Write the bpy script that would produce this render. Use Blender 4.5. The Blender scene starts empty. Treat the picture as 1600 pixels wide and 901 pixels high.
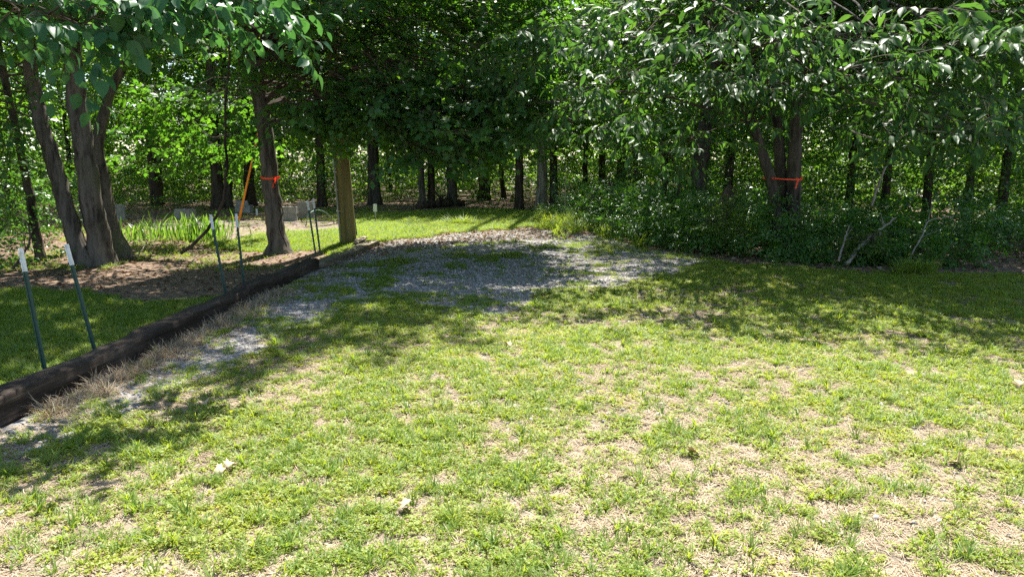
import bpy, math, random
import numpy as np
from mathutils import Vector, Matrix, Euler

# ------------------------------------------------------------------ camera, sky, sun, exposure
sc = bpy.context.scene
CAM_H, F_PX, PITCH = 1.7, 1150.0, math.atan(200.5 / 1150.0)
cd = bpy.data.cameras.new('camera'); cam = bpy.data.objects.new('camera', cd)
sc.collection.objects.link(cam); sc.camera = cam
cd.sensor_width = 36.0; cd.lens = F_PX / 1600 * 36.0; cd.clip_start = 0.05; cd.clip_end = 2000
cam.location = (0, 0, CAM_H); cam.rotation_euler = (math.pi / 2 - PITCH, 0, 0)

SUN_EL, SUN_AZ = math.radians(60), math.radians(9)      # azimuth from +Y (straight ahead), negative = to the left
world = bpy.data.worlds.new('World'); sc.world = world; world.use_nodes = True
wn = world.node_tree; wn.nodes.clear()
sky = wn.nodes.new('ShaderNodeTexSky'); sky.sky_type = 'NISHITA'; sky.sun_disc = False
sky.sun_elevation = SUN_EL; sky.sun_rotation = SUN_AZ
bg = wn.nodes.new('ShaderNodeBackground'); bg.inputs['Strength'].default_value = 0.09
wo = wn.nodes.new('ShaderNodeOutputWorld')
wn.links.new(sky.outputs[0], bg.inputs[0]); wn.links.new(bg.outputs[0], wo.inputs[0])
sd = bpy.data.lights.new('sun', 'SUN'); sd.energy = 5.0; sd.angle = math.radians(0.53); sd.color = (1.0, 0.96, 0.88)
sun = bpy.data.objects.new('sun', sd); sc.collection.objects.link(sun)
sdir = Vector((math.sin(SUN_AZ) * math.cos(SUN_EL), math.cos(SUN_AZ) * math.cos(SUN_EL), math.sin(SUN_EL)))
sun.rotation_euler = sdir.to_track_quat('Z', 'Y').to_euler()
sc.view_settings.view_transform = 'Standard'; sc.view_settings.look = 'None'
sc.view_settings.gamma = 1.0; sc.view_settings.use_curve_mapping = False
sc.view_settings.exposure = 1.75
cy = sc.cycles
cy.max_bounces = 8; cy.diffuse_bounces = 4; cy.glossy_bounces = 2; cy.transmission_bounces = 6; cy.transparent_max_bounces = 4
cy.use_denoising = False; cy.caustics_reflective = False; cy.caustics_refractive = False

# ------------------------------------------------------------------ helpers
C = sc.collection
cp, sp = math.cos(PITCH), math.sin(PITCH)
def ray(px, py):
    u = (px - 800) / F_PX; v = (450.5 - py) / F_PX
    return np.array([u, cp + v * sp, -sp + v * cp])
def P(px, py, z=0.0):                       # the point of the level z that this direction meets
    d = ray(px, py); return np.array([0, 0, CAM_H]) + d * ((z - CAM_H) / d[2])
def Q(px, py, y):                           # the point at distance y ahead
    d = ray(px, py); return np.array([0, 0, CAM_H]) + d * (y / d[1])
def PX(p):
    x, y, z = p[0], p[1], p[2] - CAM_H
    f = y * cp - z * sp; v = y * sp + z * cp
    return 800 + F_PX * x / f, 450.5 - F_PX * v / f

def sstep(a, b, x):
    t = np.clip((np.asarray(x, float) - a) / (b - a), 0, 1); return t * t * (3 - 2 * t)
_h = np.random.RandomState(5)
_tab = _h.rand(256, 256)
def vnoise(x, y):                           # smooth value noise, 0..1
    x = np.asarray(x, float); y = np.asarray(y, float)
    xi = np.floor(x).astype(int); yi = np.floor(y).astype(int)
    fx = x - xi; fy = y - yi; fx = fx * fx * (3 - 2 * fx); fy = fy * fy * (3 - 2 * fy)
    g = lambda i, j: _tab[i % 256, j % 256]
    return (g(xi, yi) * (1 - fx) + g(xi + 1, yi) * fx) * (1 - fy) + (g(xi, yi + 1) * (1 - fx) + g(xi + 1, yi + 1) * fx) * fy
def fbm(x, y, o=3):
    s = 0; a = .5; t = 0
    for k in range(o):
        s = s + a * vnoise(x * 2 ** k + 17.3 * k, y * 2 ** k + 9.1 * k); t += a; a *= .5
    return s / t

# line of the timbers that hold up the gravel pad (centre line x as a function of y)
TIM = np.array([P(-60, 697), P(120, 617), P(345, 500), P(500, 420), P(590, 384)])[:, :2]
def timber_x(y):
    return np.interp(y, TIM[:, 1], TIM[:, 0]) - 0.10
def gz(x, y):
    x = np.asarray(x, float); y = np.asarray(y, float)
    left = sstep(0.0, 0.14, timber_x(y) - x + 0.05) * (1 - sstep(13.0, 17.0, y))
    far = sstep(20, 30, y)
    return -0.13 * left + 0.03 * (fbm(x * .5, y * .5) - .5) * (1 - .5 * left) + 0.15 * far * (fbm(x * .22 + 40, y * .22) - .5)
def G(px, py, z=0.0):
    p = P(px, py, z); p[2] = gz(p[0], p[1]); return p

def new_mesh(name, verts, faces, v=None, smooth=False):
    verts = np.asarray(verts, np.float32).reshape(-1, 3)
    me = bpy.data.meshes.new(name)
    if isinstance(faces, np.ndarray):
        k = faces.shape[1]; n = len(faces)
        me.vertices.add(len(verts)); me.vertices.foreach_set('co', verts.ravel())
        me.loops.add(n * k); me.loops.foreach_set('vertex_index', faces.astype(np.int32).ravel())
        me.polygons.add(n); me.polygons.foreach_set('loop_start', np.arange(0, n * k, k, dtype=np.int32))
        me.update(calc_edges=True)
    else:
        me.from_pydata(verts.tolist(), [], faces); me.update()
    if v is not None:
        a = me.attributes.new('v', 'FLOAT', 'POINT'); a.data.foreach_set('value', np.asarray(v, np.float32))
    if smooth:
        me.polygons.foreach_set('use_smooth', np.ones(len(me.polygons), bool))
    return me
def obj(name, me, mat, parent=None, loc=(0, 0, 0), rot=None, scl=None):
    o = bpy.data.objects.new(name, me); C.objects.link(o)
    if mat is not None and len(me.materials) == 0: me.materials.append(mat)
    o.location = loc
    if rot is not None: o.rotation_euler = rot
    if scl is not None: o.scale = (scl, scl, scl) if np.isscalar(scl) else scl
    if parent is not None: o.parent = parent
    return o
def tag(o, label=None, cat=None, group=None, kind=None):
    if label: o['label'] = label
    if cat: o['category'] = cat
    if group: o['group'] = group
    if kind: o['kind'] = kind
    return o
def thing(name, label, cat, loc, group=None):
    o = bpy.data.objects.new(name, None); C.objects.link(o); o.location = loc; o.empty_display_size = .2
    return tag(o, label, cat, group)

class MB:
    def __init__(s): s.v = []; s.f = []; s.n = 0
    def add(s, v, f):
        v = np.asarray(v, float); s.v.append(v)
        s.f.extend([tuple(int(i) + s.n for i in q) for q in f]); s.n += len(v)
    def box(s, c, d, rz=0, tilt=0):
        R = np.array(Euler((tilt, 0, rz)).to_matrix())
        v = np.array([[x, y, z] for x in (-.5, .5) for y in (-.5, .5) for z in (-.5, .5)]) * d
        s.add(v @ R.T + c, [(0, 1, 3, 2), (4, 6, 7, 5), (0, 4, 5, 1), (2, 3, 7, 6), (0, 2, 6, 4), (1, 5, 7, 3)])
    def tube(s, path, rad, n=8, cap=True, wob=0, rng=None):
        v, f = tube_arr(path, rad, n, cap, wob, rng); s.add(v, f)
    def mesh(s, name, smooth=False):
        me = bpy.data.meshes.new(name); me.from_pydata(np.concatenate(s.v).tolist(), [], s.f); me.update()
        if smooth: me.polygons.foreach_set('use_smooth', np.ones(len(me.polygons), bool))
        return me
def tube_arr(path, rad, n=8, cap=True, wob=0, rng=None):
    path = np.asarray(path, float); m = len(path); rad = np.broadcast_to(np.asarray(rad, float), (m,))
    t = np.gradient(path, axis=0); t /= np.linalg.norm(t, axis=1)[:, None] + 1e-9
    ref = np.array([1., 0, 0]) if abs(t[:, 0]).mean() < .8 else np.array([0, 1., 0])
    a = np.cross(t, ref); a /= np.linalg.norm(a, axis=1)[:, None] + 1e-9; b = np.cross(t, a)
    th = np.linspace(0, 2 * np.pi, n, endpoint=False)
    rr = rad[:, None] * np.ones(n)
    if wob:
        ph = rng.rand(4) * 6.28
        ridge = .5 * np.sin(3 * th + ph[0]) + .35 * np.sin(5 * th + ph[1]) + .3 * np.sin(8 * th + ph[2])
        rr = rr * (1 + wob * (ridge[None, :] * (.7 + .5 * np.sin(np.arange(m)[:, None] * .9 + ph[3])) + .5 * (rng.rand(m, n) - .5)))
    v = path[:, None, :] + rr[:, :, None] * (np.cos(th)[None, :, None] * a[:, None, :] + np.sin(th)[None, :, None] * b[:, None, :])
    f = []
    for i in range(m - 1):
        for j in range(n):
            k = (j + 1) % n; f.append((i * n + j, i * n + k, (i + 1) * n + k, (i + 1) * n + j))
    if cap: f.append(tuple(range((m - 1) * n, m * n))); f.append(tuple(range(n - 1, -1, -1)))
    return v.reshape(-1, 3), f
def spline(pts, m):
    pts = np.asarray(pts, float)
    if len(pts) == 2: return pts[0] + (pts[1] - pts[0]) * np.linspace(0, 1, m)[:, None]
    P4 = np.vstack([2 * pts[0] - pts[1], pts, 2 * pts[-1] - pts[-2]]); out = []
    for t in np.linspace(0, len(pts) - 1 - 1e-6, m):
        i = int(t); u = t - i; p0, p1, p2, p3 = P4[i:i + 4]
        out.append(.5 * (2 * p1 + (p2 - p0) * u + (2 * p0 - 5 * p1 + 4 * p2 - p3) * u * u + (3 * p1 - p0 - 3 * p2 + p3) * u ** 3))
    return np.array(out)

# ------------------------------------------------------------------ materials
def nt(name):
    m = bpy.data.materials.new(name); m.use_nodes = True; t = m.node_tree; t.nodes.clear()
    return m, t, t.nodes, t.links
def ramp(n, cols, pos):
    r = n.new('ShaderNodeValToRGB'); e = r.color_ramp.elements
    while len(e) < len(cols): e.new(.5)
    for i, (c, p) in enumerate(zip(cols, pos)): e[i].position = p; e[i].color = (*c, 1)
    return r
def leaf_mat(name, cols, trans=.45, tcol=(1.25, 1.25, .55), rough=.42, spec=.45, patch=None, patch_scale=1.0, patch_rng=(.45, .6)):
    m, t, n, l = nt(name)
    at = n.new('ShaderNodeAttribute'); at.attribute_name = 'v'
    oi = n.new('ShaderNodeObjectInfo')
    ad = n.new('ShaderNodeMath'); ad.operation = 'ADD'; l.new(at.outputs['Fac'], ad.inputs[0]); l.new(oi.outputs['Random'], ad.inputs[1])
    fr = n.new('ShaderNodeMath'); fr.operation = 'FRACT'; l.new(ad.outputs[0], fr.inputs[0])
    r = ramp(n, cols, np.linspace(0, 1, len(cols))); l.new(fr.outputs[0], r.inputs[0]); col = r.outputs[0]
    if patch:
        ge = n.new('ShaderNodeNewGeometry'); no = n.new('ShaderNodeTexNoise'); no.inputs['Scale'].default_value = patch_scale; no.inputs['Detail'].default_value = 4
        l.new(ge.outputs['Position'], no.inputs['Vector'])
        mr = n.new('ShaderNodeMapRange'); mr.inputs[1].default_value = patch_rng[0]; mr.inputs[2].default_value = patch_rng[1]; l.new(no.outputs[0], mr.inputs[0])
        mx = n.new('ShaderNodeMix'); mx.data_type = 'RGBA'; l.new(mr.outputs[0], mx.inputs[0]); l.new(col, mx.inputs[6]); mx.inputs[7].default_value = (*patch, 1); col = mx.outputs[2]
    b = n.new('ShaderNodeBsdfPrincipled'); b.inputs['Roughness'].default_value = rough; b.inputs['Specular IOR Level'].default_value = spec
    l.new(col, b.inputs['Base Color'])
    mu = n.new('ShaderNodeMix'); mu.data_type = 'RGBA'; mu.blend_type = 'MULTIPLY'; mu.inputs[0].default_value = 1; mu.clamp_result = False
    l.new(col, mu.inputs[6]); mu.inputs[7].default_value = (*[c * 1.6 for c in tcol], 1)
    tr = n.new('ShaderNodeBsdfTranslucent'); l.new(mu.outputs[2], tr.inputs[0])
    ms = n.new('ShaderNodeMixShader'); ms.inputs[0].default_value = trans; l.new(b.outputs[0], ms.inputs[1]); l.new(tr.outputs[0], ms.inputs[2])
    o = n.new('ShaderNodeOutputMaterial'); l.new(ms.outputs[0], o.inputs[0]); return m
def noise_mat(name, cols, pos, scale=4, stretch=(1, 1, 1), detail=8, rough=.9, bump=.3, bscale=None, coords='Object', dist=.02, spots=None, spec=.3, rnd=0):
    m, t, n, l = nt(name)
    tc = n.new('ShaderNodeTexCoord'); mp = n.new('ShaderNodeMapping'); mp.inputs['Scale'].default_value = stretch
    l.new(tc.outputs[coords], mp.inputs[0])
    no = n.new('ShaderNodeTexNoise'); no.inputs['Scale'].default_value = scale; no.inputs['Detail'].default_value = detail; no.inputs['Roughness'].default_value = .65
    l.new(mp.outputs[0], no.inputs['Vector'])
    fac = no.outputs[0]
    if rnd:
        oi = n.new('ShaderNodeObjectInfo'); mr = n.new('ShaderNodeMapRange'); mr.inputs[3].default_value = -rnd; mr.inputs[4].default_value = rnd
        l.new(oi.outputs['Random'], mr.inputs[0]); ad = n.new('ShaderNodeMath'); l.new(fac, ad.inputs[0]); l.new(mr.outputs[0], ad.inputs[1]); fac = ad.outputs[0]
    r = ramp(n, cols, pos); l.new(fac, r.inputs[0]); col = r.outputs[0]
    if spots:
        n2 = n.new('ShaderNodeTexNoise'); n2.inputs['Scale'].default_value = spots[1]; n2.inputs['Detail'].default_value = 5; l.new(tc.outputs[coords], n2.inputs['Vector'])
        mr = n.new('ShaderNodeMapRange'); mr.inputs[1].default_value = spots[2]; mr.inputs[2].default_value = spots[2] + .12; l.new(n2.outputs[0], mr.inputs[0])
        mx = n.new('ShaderNodeMix'); mx.data_type = 'RGBA'; l.new(mr.outputs[0], mx.inputs[0]); l.new(col, mx.inputs[6]); mx.inputs[7].default_value = (*spots[0], 1); col = mx.outputs[2]
    b = n.new('ShaderNodeBsdfPrincipled'); b.inputs['Roughness'].default_value = rough; b.inputs['Specular IOR Level'].default_value = spec
    l.new(col, b.inputs['Base Color'])
    nb = n.new('ShaderNodeTexNoise'); nb.inputs['Scale'].default_value = bscale or scale * 1.5; nb.inputs['Detail'].default_value = 10; l.new(mp.outputs[0], nb.inputs['Vector'])
    bp = n.new('ShaderNodeBump'); bp.inputs['Strength'].default_value = bump; bp.inputs['Distance'].default_value = dist
    l.new(nb.outputs[0], bp.inputs['Height']); l.new(bp.outputs[0], b.inputs['Normal'])
    o = n.new('ShaderNodeOutputMaterial'); l.new(b.outputs[0], o.inputs[0]); return m
def bark_mat(name, dark, light, moss=None, furrow=1.0):
    return noise_mat(name, [dark, light, tuple(c * 1.35 for c in light)], [.35, .55, .75], scale=9, stretch=(1, 1, .16), rough=.95, bump=1.0 * furrow, bscale=14, dist=.03,
                     spots=(moss, 1.6, .56) if moss else None, spec=.15)
M = {}
M['bark_grey'] = bark_mat('bark_grey', (.028, .024, .019), (.135, .118, .094), (.10, .11, .06))
M['bark_brown'] = bark_mat('bark_brown', (.022, .018, .014), (.095, .083, .066))
M['bark_dark'] = bark_mat('bark_dark', (.018, .013, .01), (.075, .055, .04))
M['bark_pale'] = bark_mat('bark_pale', (.08, .07, .055), (.26, .23, .18), None, .6)
M['twig'] = noise_mat('twig', [(.04, .03, .02), (.11, .085, .06)], [.3, .7], scale=12)
M['dead_wood'] = noise_mat('dead_wood', [(.14, .12, .1), (.34, .3, .25)], [.3, .7], scale=14, stretch=(1, 1, .3), bump=.6)
GR = [(.022, .06, .012), (.035, .085, .016), (.03, .075, .018), (.05, .11, .02)]
M['leaf_long'] = leaf_mat('leaf_long', [(0.0337, 0.0859, 0.0213), (0.0449, 0.106, 0.0252), (0.0393, 0.096, 0.0291), (0.0617, 0.127, 0.0252)], trans=.45, rough=.46, spec=.2)
M['leaf_oval'] = leaf_mat('leaf_oval', [(0.0344, 0.105, 0.0432), (0.0436, 0.122, 0.0454), (0.0516, 0.139, 0.0486)], trans=.35, rough=.4, spec=.25)
M['leaf_maple'] = leaf_mat('leaf_maple', [(0.035, 0.112, 0.0255), (0.0525, 0.136, 0.027), (0.0438, 0.12, 0.033), (0.0788, 0.184, 0.027)], trans=.5, tcol=(1.5, 1.35, .35), rough=.45, spec=.4)
M['leaf_wood'] = leaf_mat('leaf_wood', [(0.0432, 0.11, 0.0224), (0.0648, 0.152, 0.028), (0.0504, 0.124, 0.028), (0.101, 0.193, 0.0336)], trans=.5, tcol=(1.5, 1.4, .4), rough=.4, spec=.5)
M['leaf_far'] = leaf_mat('leaf_far', [(0.054, 0.12, 0.0264), (0.081, 0.162, 0.0312), (0.0607, 0.132, 0.0336), (0.121, 0.192, 0.036)], trans=.5, tcol=(1.5, 1.4, .45), rough=.4, spec=.5)
M['leaf_under'] = leaf_mat('leaf_under', [(0.0413, 0.11, 0.0162), (0.0618, 0.152, 0.0243), (0.0482, 0.124, 0.0178), (0.0825, 0.179, 0.0243)], trans=.35, rough=.36, spec=.55)
M['leaf_young'] = leaf_mat('leaf_young', [(.06, .13, .018), (.09, .16, .02), (.05, .12, .02)], trans=.5, rough=.5)
M['leaf_dead'] = leaf_mat('leaf_dead', [(.17, .11, .065), (.25, .18, .115), (.11, .07, .042), (.31, .24, .17)], trans=.15, tcol=(1, .8, .5), rough=.8, spec=.15)
M['leaf_fallen'] = leaf_mat('leaf_fallen', [(.5, .38, .24), (.6, .48, .33)], trans=.15, tcol=(1, .85, .6), rough=.8, spec=.1)
M['grass'] = leaf_mat('grass', [(0.0979, 0.187, 0.029), (0.147, 0.231, 0.0351), (0.184, 0.253, 0.0414), (0.122, 0.209, 0.0351)], trans=.42, tcol=(1.5, 1.28, .45), rough=.5, spec=.35, patch=(.18, .24, .055), patch_scale=1.4, patch_rng=(.5, .68))
M['clover'] = leaf_mat('clover', [(0.149, 0.224, 0.0278), (0.204, 0.269, 0.0334), (0.245, 0.291, 0.037), (0.164, 0.235, 0.0314)], trans=.42, tcol=(1.55, 1.28, .4), rough=.5, spec=.35, patch=(.26, .3, .045), patch_scale=1.1, patch_rng=(.5, .66))
M['straw'] = leaf_mat('straw', [(.34, .27, .18), (.42, .35, .25), (.26, .19, .12), (.46, .4, .3)], trans=.2, tcol=(.8, .7, .5), rough=.75, spec=.15)
M['iris'] = leaf_mat('iris', [(.11, .21, .035), (.17, .28, .05), (.07, .15, .035), (.13, .23, .04)], trans=.45, rough=.4, spec=.5)
M['stone'] = noise_mat('stone', [(.17, .155, .14), (.33, .305, .28), (.46, .43, .39)], [.3, .55, .8], scale=3, bump=.3, coords='Object', rough=.85, rnd=.22)
M['lawn'] = noise_mat('lawn', [(.06, .046, .033), (.14, .11, .08), (.26, .215, .16), (.19, .165, .12)], [.25, .42, .58, .75], scale=2.2, coords='Object', detail=14, bump=1, bscale=60, dist=.015)
M['gravel_bed'] = noise_mat('gravel_bed', [(.1, .09, .08), (.24, .225, .21), (.4, .385, .36)], [.3, .52, .72], scale=34, coords='Object', detail=10, bump=1, bscale=45, dist=.02)
M['forest_floor'] = noise_mat('forest_floor', [(.06, .04, .026), (.16, .105, .07), (.28, .2, .14)], [.3, .52, .74], scale=11, coords='Object', detail=12, bump=1, bscale=22, dist=.03)
M['dirt'] = noise_mat('dirt', [(.09, .065, .048), (.18, .135, .105), (.28, .22, .175)], [.3, .52, .74], scale=5, coords='Object', detail=12, bump=1, bscale=22, dist=.02)
M['timber'] = noise_mat('timber', [(.015, .011, .008), (.055, .04, .03), (.13, .1, .08)], [.3, .52, .75], scale=7, stretch=(1.6, .09, 1.6), bump=1, bscale=10, dist=.03, rough=.9, spec=.2)
M['board'] = noise_mat('board', [(.09, .075, .05), (.2, .165, .11), (.3, .25, .17)], [.3, .52, .75], scale=8, stretch=(1.5, .1, 1.5), bump=.8, bscale=12, rough=.9)
M['pole_wood'] = noise_mat('pole_wood', [(.075, .06, .022), (.17, .14, .05), (.25, .21, .085)], [.3, .52, .75], scale=8, stretch=(1, 1, .05), bump=.5, bscale=16, dist=.01, rough=.85, spots=((.1, .12, .035), 1.1, .56))
M['post_green'] = noise_mat('post_green', [(.02, .06, .042), (.035, .09, .065)], [.35, .7], scale=18, bump=.1, rough=.5, spec=.5)
M['post_white'] = noise_mat('post_white', [(.62, .62, .58), (.8, .8, .77)], [.3, .6], scale=20, bump=.1, rough=.6)
M['orange'] = noise_mat('orange', [(.75, .23, .02), (.85, .32, .03)], [.3, .7], scale=10, bump=.05, rough=.5)
M['flag'] = leaf_mat('flag', [(.9, .13, .03), (.95, .17, .04)], trans=.4, tcol=(1, .8, .6), rough=.5)
M['concrete'] = noise_mat('concrete', [(.17, .16, .14), (.3, .28, .25), (.38, .36, .33)], [.3, .5, .75], scale=7, bump=.5, bscale=50, dist=.004)
M['grey_pvc'] = noise_mat('grey_pvc', [(.25, .25, .22), (.36, .36, .33)], [.3, .7], scale=5, bump=.05, rough=.55)
M['hose'] = noise_mat('hose', [(.16, .28, .2), (.25, .36, .28)], [.3, .7], scale=4, bump=.05, rough=.5)
M['metal'] = noise_mat('metal', [(.3, .31, .3), (.45, .46, .44)], [.3, .7], scale=9, bump=.05, rough=.5)

# ------------------------------------------------------------------ leaf shapes (x right, y along, z up; length 1)
def strip_leaf(widths, ys, fold=.18, droop=.25, tipz=0):
    v = []; f = []
    for i, (w, y) in enumerate(zip(widths, ys)):
        z = -droop * y * y
        v += [(-w, y, z + fold * w), (0, y, z), (w, y, z + fold * w)]
    for i in range(len(ys) - 1):
        a = 3 * i; f += [(a, a + 1, a + 4, a + 3), (a + 1, a + 2, a + 5, a + 4)]
    return np.array(v, float), np.array(f)
LONG = strip_leaf([.012, .012, .13, .19, .17, .09, .0], [0, .08, .25, .45, .65, .85, 1.], .35, .28)
OVAL = strip_leaf([.012, .012, .22, .30, .26, .13, .0], [0, .08, .25, .45, .66, .86, 1.], .3, .22)
def _maple():
    a = [(.0, .0), (.30, .02), (.24, .17), (.55, .30), (.38, .42), (.62, .66), (.36, .62), (.22, .68), (.2, .82), (.0, 1.06)]
    pts = [(x, y) for x, y in a] + [(-x, y) for x, y in a[-2:0:-1]]
    v = [(x, y + .15, -.25 * x * x + .12 * abs(x) - .2 * y * y) for x, y in pts] + [(0, .55, -.02)]
    n = len(pts); f = [(i, (i + 1) % n, n) for i in range(n)]
    return np.array(v), np.array(f)
MAPLE = _maple()
DIAM = (np.array([(0, 0, 0), (.3, .45, .07), (0, 1, -.18), (-.3, .45, .07)], float), np.array([(0, 1, 2), (0, 2, 3)]))
HEXL = (np.array([(0, 0, 0), (.24, .3, .06), (.2, .68, .02), (0, 1, -.16), (-.2, .68, .02), (-.24, .3, .06), (0, .5, -.02)], float),
        np.array([(0, 1, 6), (1, 2, 6), (2, 3, 6), (3, 4, 6), (4, 5, 6), (5, 0, 6)]))
def tris(t): return (t[0], np.concatenate([t[1][:, [0, 1, 2]], t[1][:, [0, 2, 3]]]) if t[1].shape[1] == 4 else t[1])
LONG_S = tris(strip_leaf([.012, .175, .16, .0], [0, .3, .66, 1.], .35, .28)); OVAL_S = tris(strip_leaf([.012, .28, .24, .0], [0, .32, .68, 1.], .3, .22))
def _maple_s():
    a = [(0, 0), (.34, .08), (.27, .22), (.62, .48), (.34, .58), (0, 1.06)]
    pts = a + [(-x, y) for x, y in a[-2:0:-1]]; v = [(x, y + .15, -.25 * x * x + .12 * abs(x) - .2 * y * y) for x, y in pts] + [(0, .55, -.02)]; n = len(pts)
    return np.array(v), np.array([(i, (i + 1) % n, n) for i in range(n)])
MAPLE_S = _maple_s()
DIAM_L = (DIAM[0] * [.62, 1, 1], DIAM[1]); DIAM_M = (DIAM[0] * [1.5, 1.1, 1], DIAM[1])
QUADL = (np.array([(0, 0, 0), (.27, .45, .07), (0, 1, -.16), (-.27, .45, .07), (0, .45, -.01)], float), np.array([(0, 1, 4), (1, 2, 4), (2, 3, 4), (3, 0, 4)]))
def in_view(p, m=150):
    d = p - [0, 0, CAM_H]; fz = d[:, 1] * cp - d[:, 2] * sp; fs = np.maximum(fz, .1)
    sx = 800 + F_PX * d[:, 0] / fs; sy = 450 - F_PX * (d[:, 1] * sp + d[:, 2] * cp) / fs
    return (fz > .5) & (sx > -m) & (sx < 1600 + m) & (sy > -m) & (sy < 901 + m), sx, sy, fs
def norm(a): return a / (np.linalg.norm(a, axis=-1, keepdims=True) + 1e-9)

def leaf_verts(tmpl, p, f, u, s):
    tv, tf = tmpl; f = norm(f); r = norm(np.cross(f, u)); u = np.cross(r, f)
    s = s[:, None, None]
    v = p[:, None, :] + s * (tv[None, :, 0:1] * r[:, None, :] + tv[None, :, 1:2] * f[:, None, :] + tv[None, :, 2:3] * u[:, None, :])
    k = len(tv); fc = (tf[None] + (np.arange(len(p)) * k)[:, None, None]).reshape(-1, tf.shape[1])
    return v.reshape(-1, 3), fc, k
def leaf_mesh(name, tmpl, p, f, u, s, rng):
    v, fc, k = leaf_verts(tmpl, p, f, u, s)
    return new_mesh(name, v, fc, np.repeat(rng.rand(len(p)), k))

def make_spray(rng, n_side, n_leaf, spread=55, hang=.35):
    """a leafy branchlet of unit length along +y: leaf stalk points, directions, uppers; and its twig lines"""
    pos, fw, up, tw = [], [], [], []
    axes = [(np.zeros(3), np.array([0, 1., 0]), 1.0)]
    for i in range(n_side):
        t = .15 + .7 * (i + .5 * rng.rand()) / max(n_side, 1); sgn = 1 if i % 2 else -1
        a = math.radians(rng.uniform(35, 60)) * sgn
        axes.append((np.array([0, t, -.12 * t * t]), np.array([math.sin(a), math.cos(a), rng.uniform(-.2, .1)]), rng.uniform(.3, .6) * (1.1 - .5 * t)))
    for (o, d, L) in axes:
        m = max(3, int(n_leaf * L)); tw.append((o, o + d * L + np.array([0, 0, -.14 * L * L])))
        for j in range(m):
            t = (j + .6) / m; sgn = 1 if j % 2 else -1
            a = math.radians(spread + rng.uniform(-15, 15)) * sgn * (1 if j < m - 1 else .1)
            ca, sa = math.cos(a), math.sin(a)
            q = np.array([d[0] * ca + d[1] * sa, -d[0] * sa + d[1] * ca, -hang + rng.normal() * .22])
            pos.append(o + d * L * t + np.array([0, 0, -.14 * (L * t) ** 2])); fw.append(q)
            up.append(np.array([rng.normal() * .35, rng.normal() * .35, 1]))
    return np.array(pos), norm(np.array(fw)), norm(np.array(up)), tw
def put_sprays(rng, temps, base, axis, L, roll=.35):
    """place sprays; returns leaf points, directions, uppers"""
    axis = norm(axis); n = len(base); up = norm(np.tile([0, 0, 1.], (n, 1)) + rng.normal(size=(n, 3)) * roll)
    r = norm(np.cross(axis, up)); up = np.cross(r, axis)
    Rm = np.stack([r, axis, up], axis=2)                       # columns
    pick = rng.randint(len(temps), size=n); PP, FF, UU = [], [], []
    for k, (tp, tf, tu, tw) in enumerate(temps):
        i = np.where(pick == k)[0]
        if not len(i): continue
        R = Rm[i]
        PP.append((np.einsum('nij,mj->nmi', R, tp) * L[i, None, None] + base[i, None, :]).reshape(-1, 3))
        FF.append(np.einsum('nij,mj->nmi', R, tf).reshape(-1, 3)); UU.append(np.einsum('nij,mj->nmi', R, tu).reshape(-1, 3))
    return np.concatenate(PP), np.concatenate(FF), np.concatenate(UU), pick, Rm
def spray_twigs(mb, temps, base, L, pick, Rm, r=.005):
    for b, l_, k, R in zip(base, L, pick, Rm):
        for (a, e) in temps[k][3]:
            mb.tube([b + R @ a * l_, b + R @ ((a + e) / 2) * l_, b + R @ e * l_], [r * l_, r * .7 * l_, r * .3 * l_], 3, False)

rs = np.random.RandomState(11)
SPR = {'long': [make_spray(rs, 3, 8, 50, .55) for _ in range(6)], 'oval': [make_spray(rs, 2, 8, 55, .6) for _ in range(5)],
       'maple': [make_spray(rs, 4, 10, 50, .3) for _ in range(6)], 'far': [make_spray(rs, 4, 8, 55, .3) for _ in range(6)]}

def boughs(rng, trunk_at, ells, per):
    """cluster centres in ellipsoids: (centre, n) -> arrays"""
    out = []
    for (c, r, n) in ells:
        d = norm(rng.normal(size=(n, 3))); q = rng.rand(n, 1) ** (1 / 2.6)
        out.append(np.asarray(c) + d * q * np.asarray(r))
    return np.concatenate(out)

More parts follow.
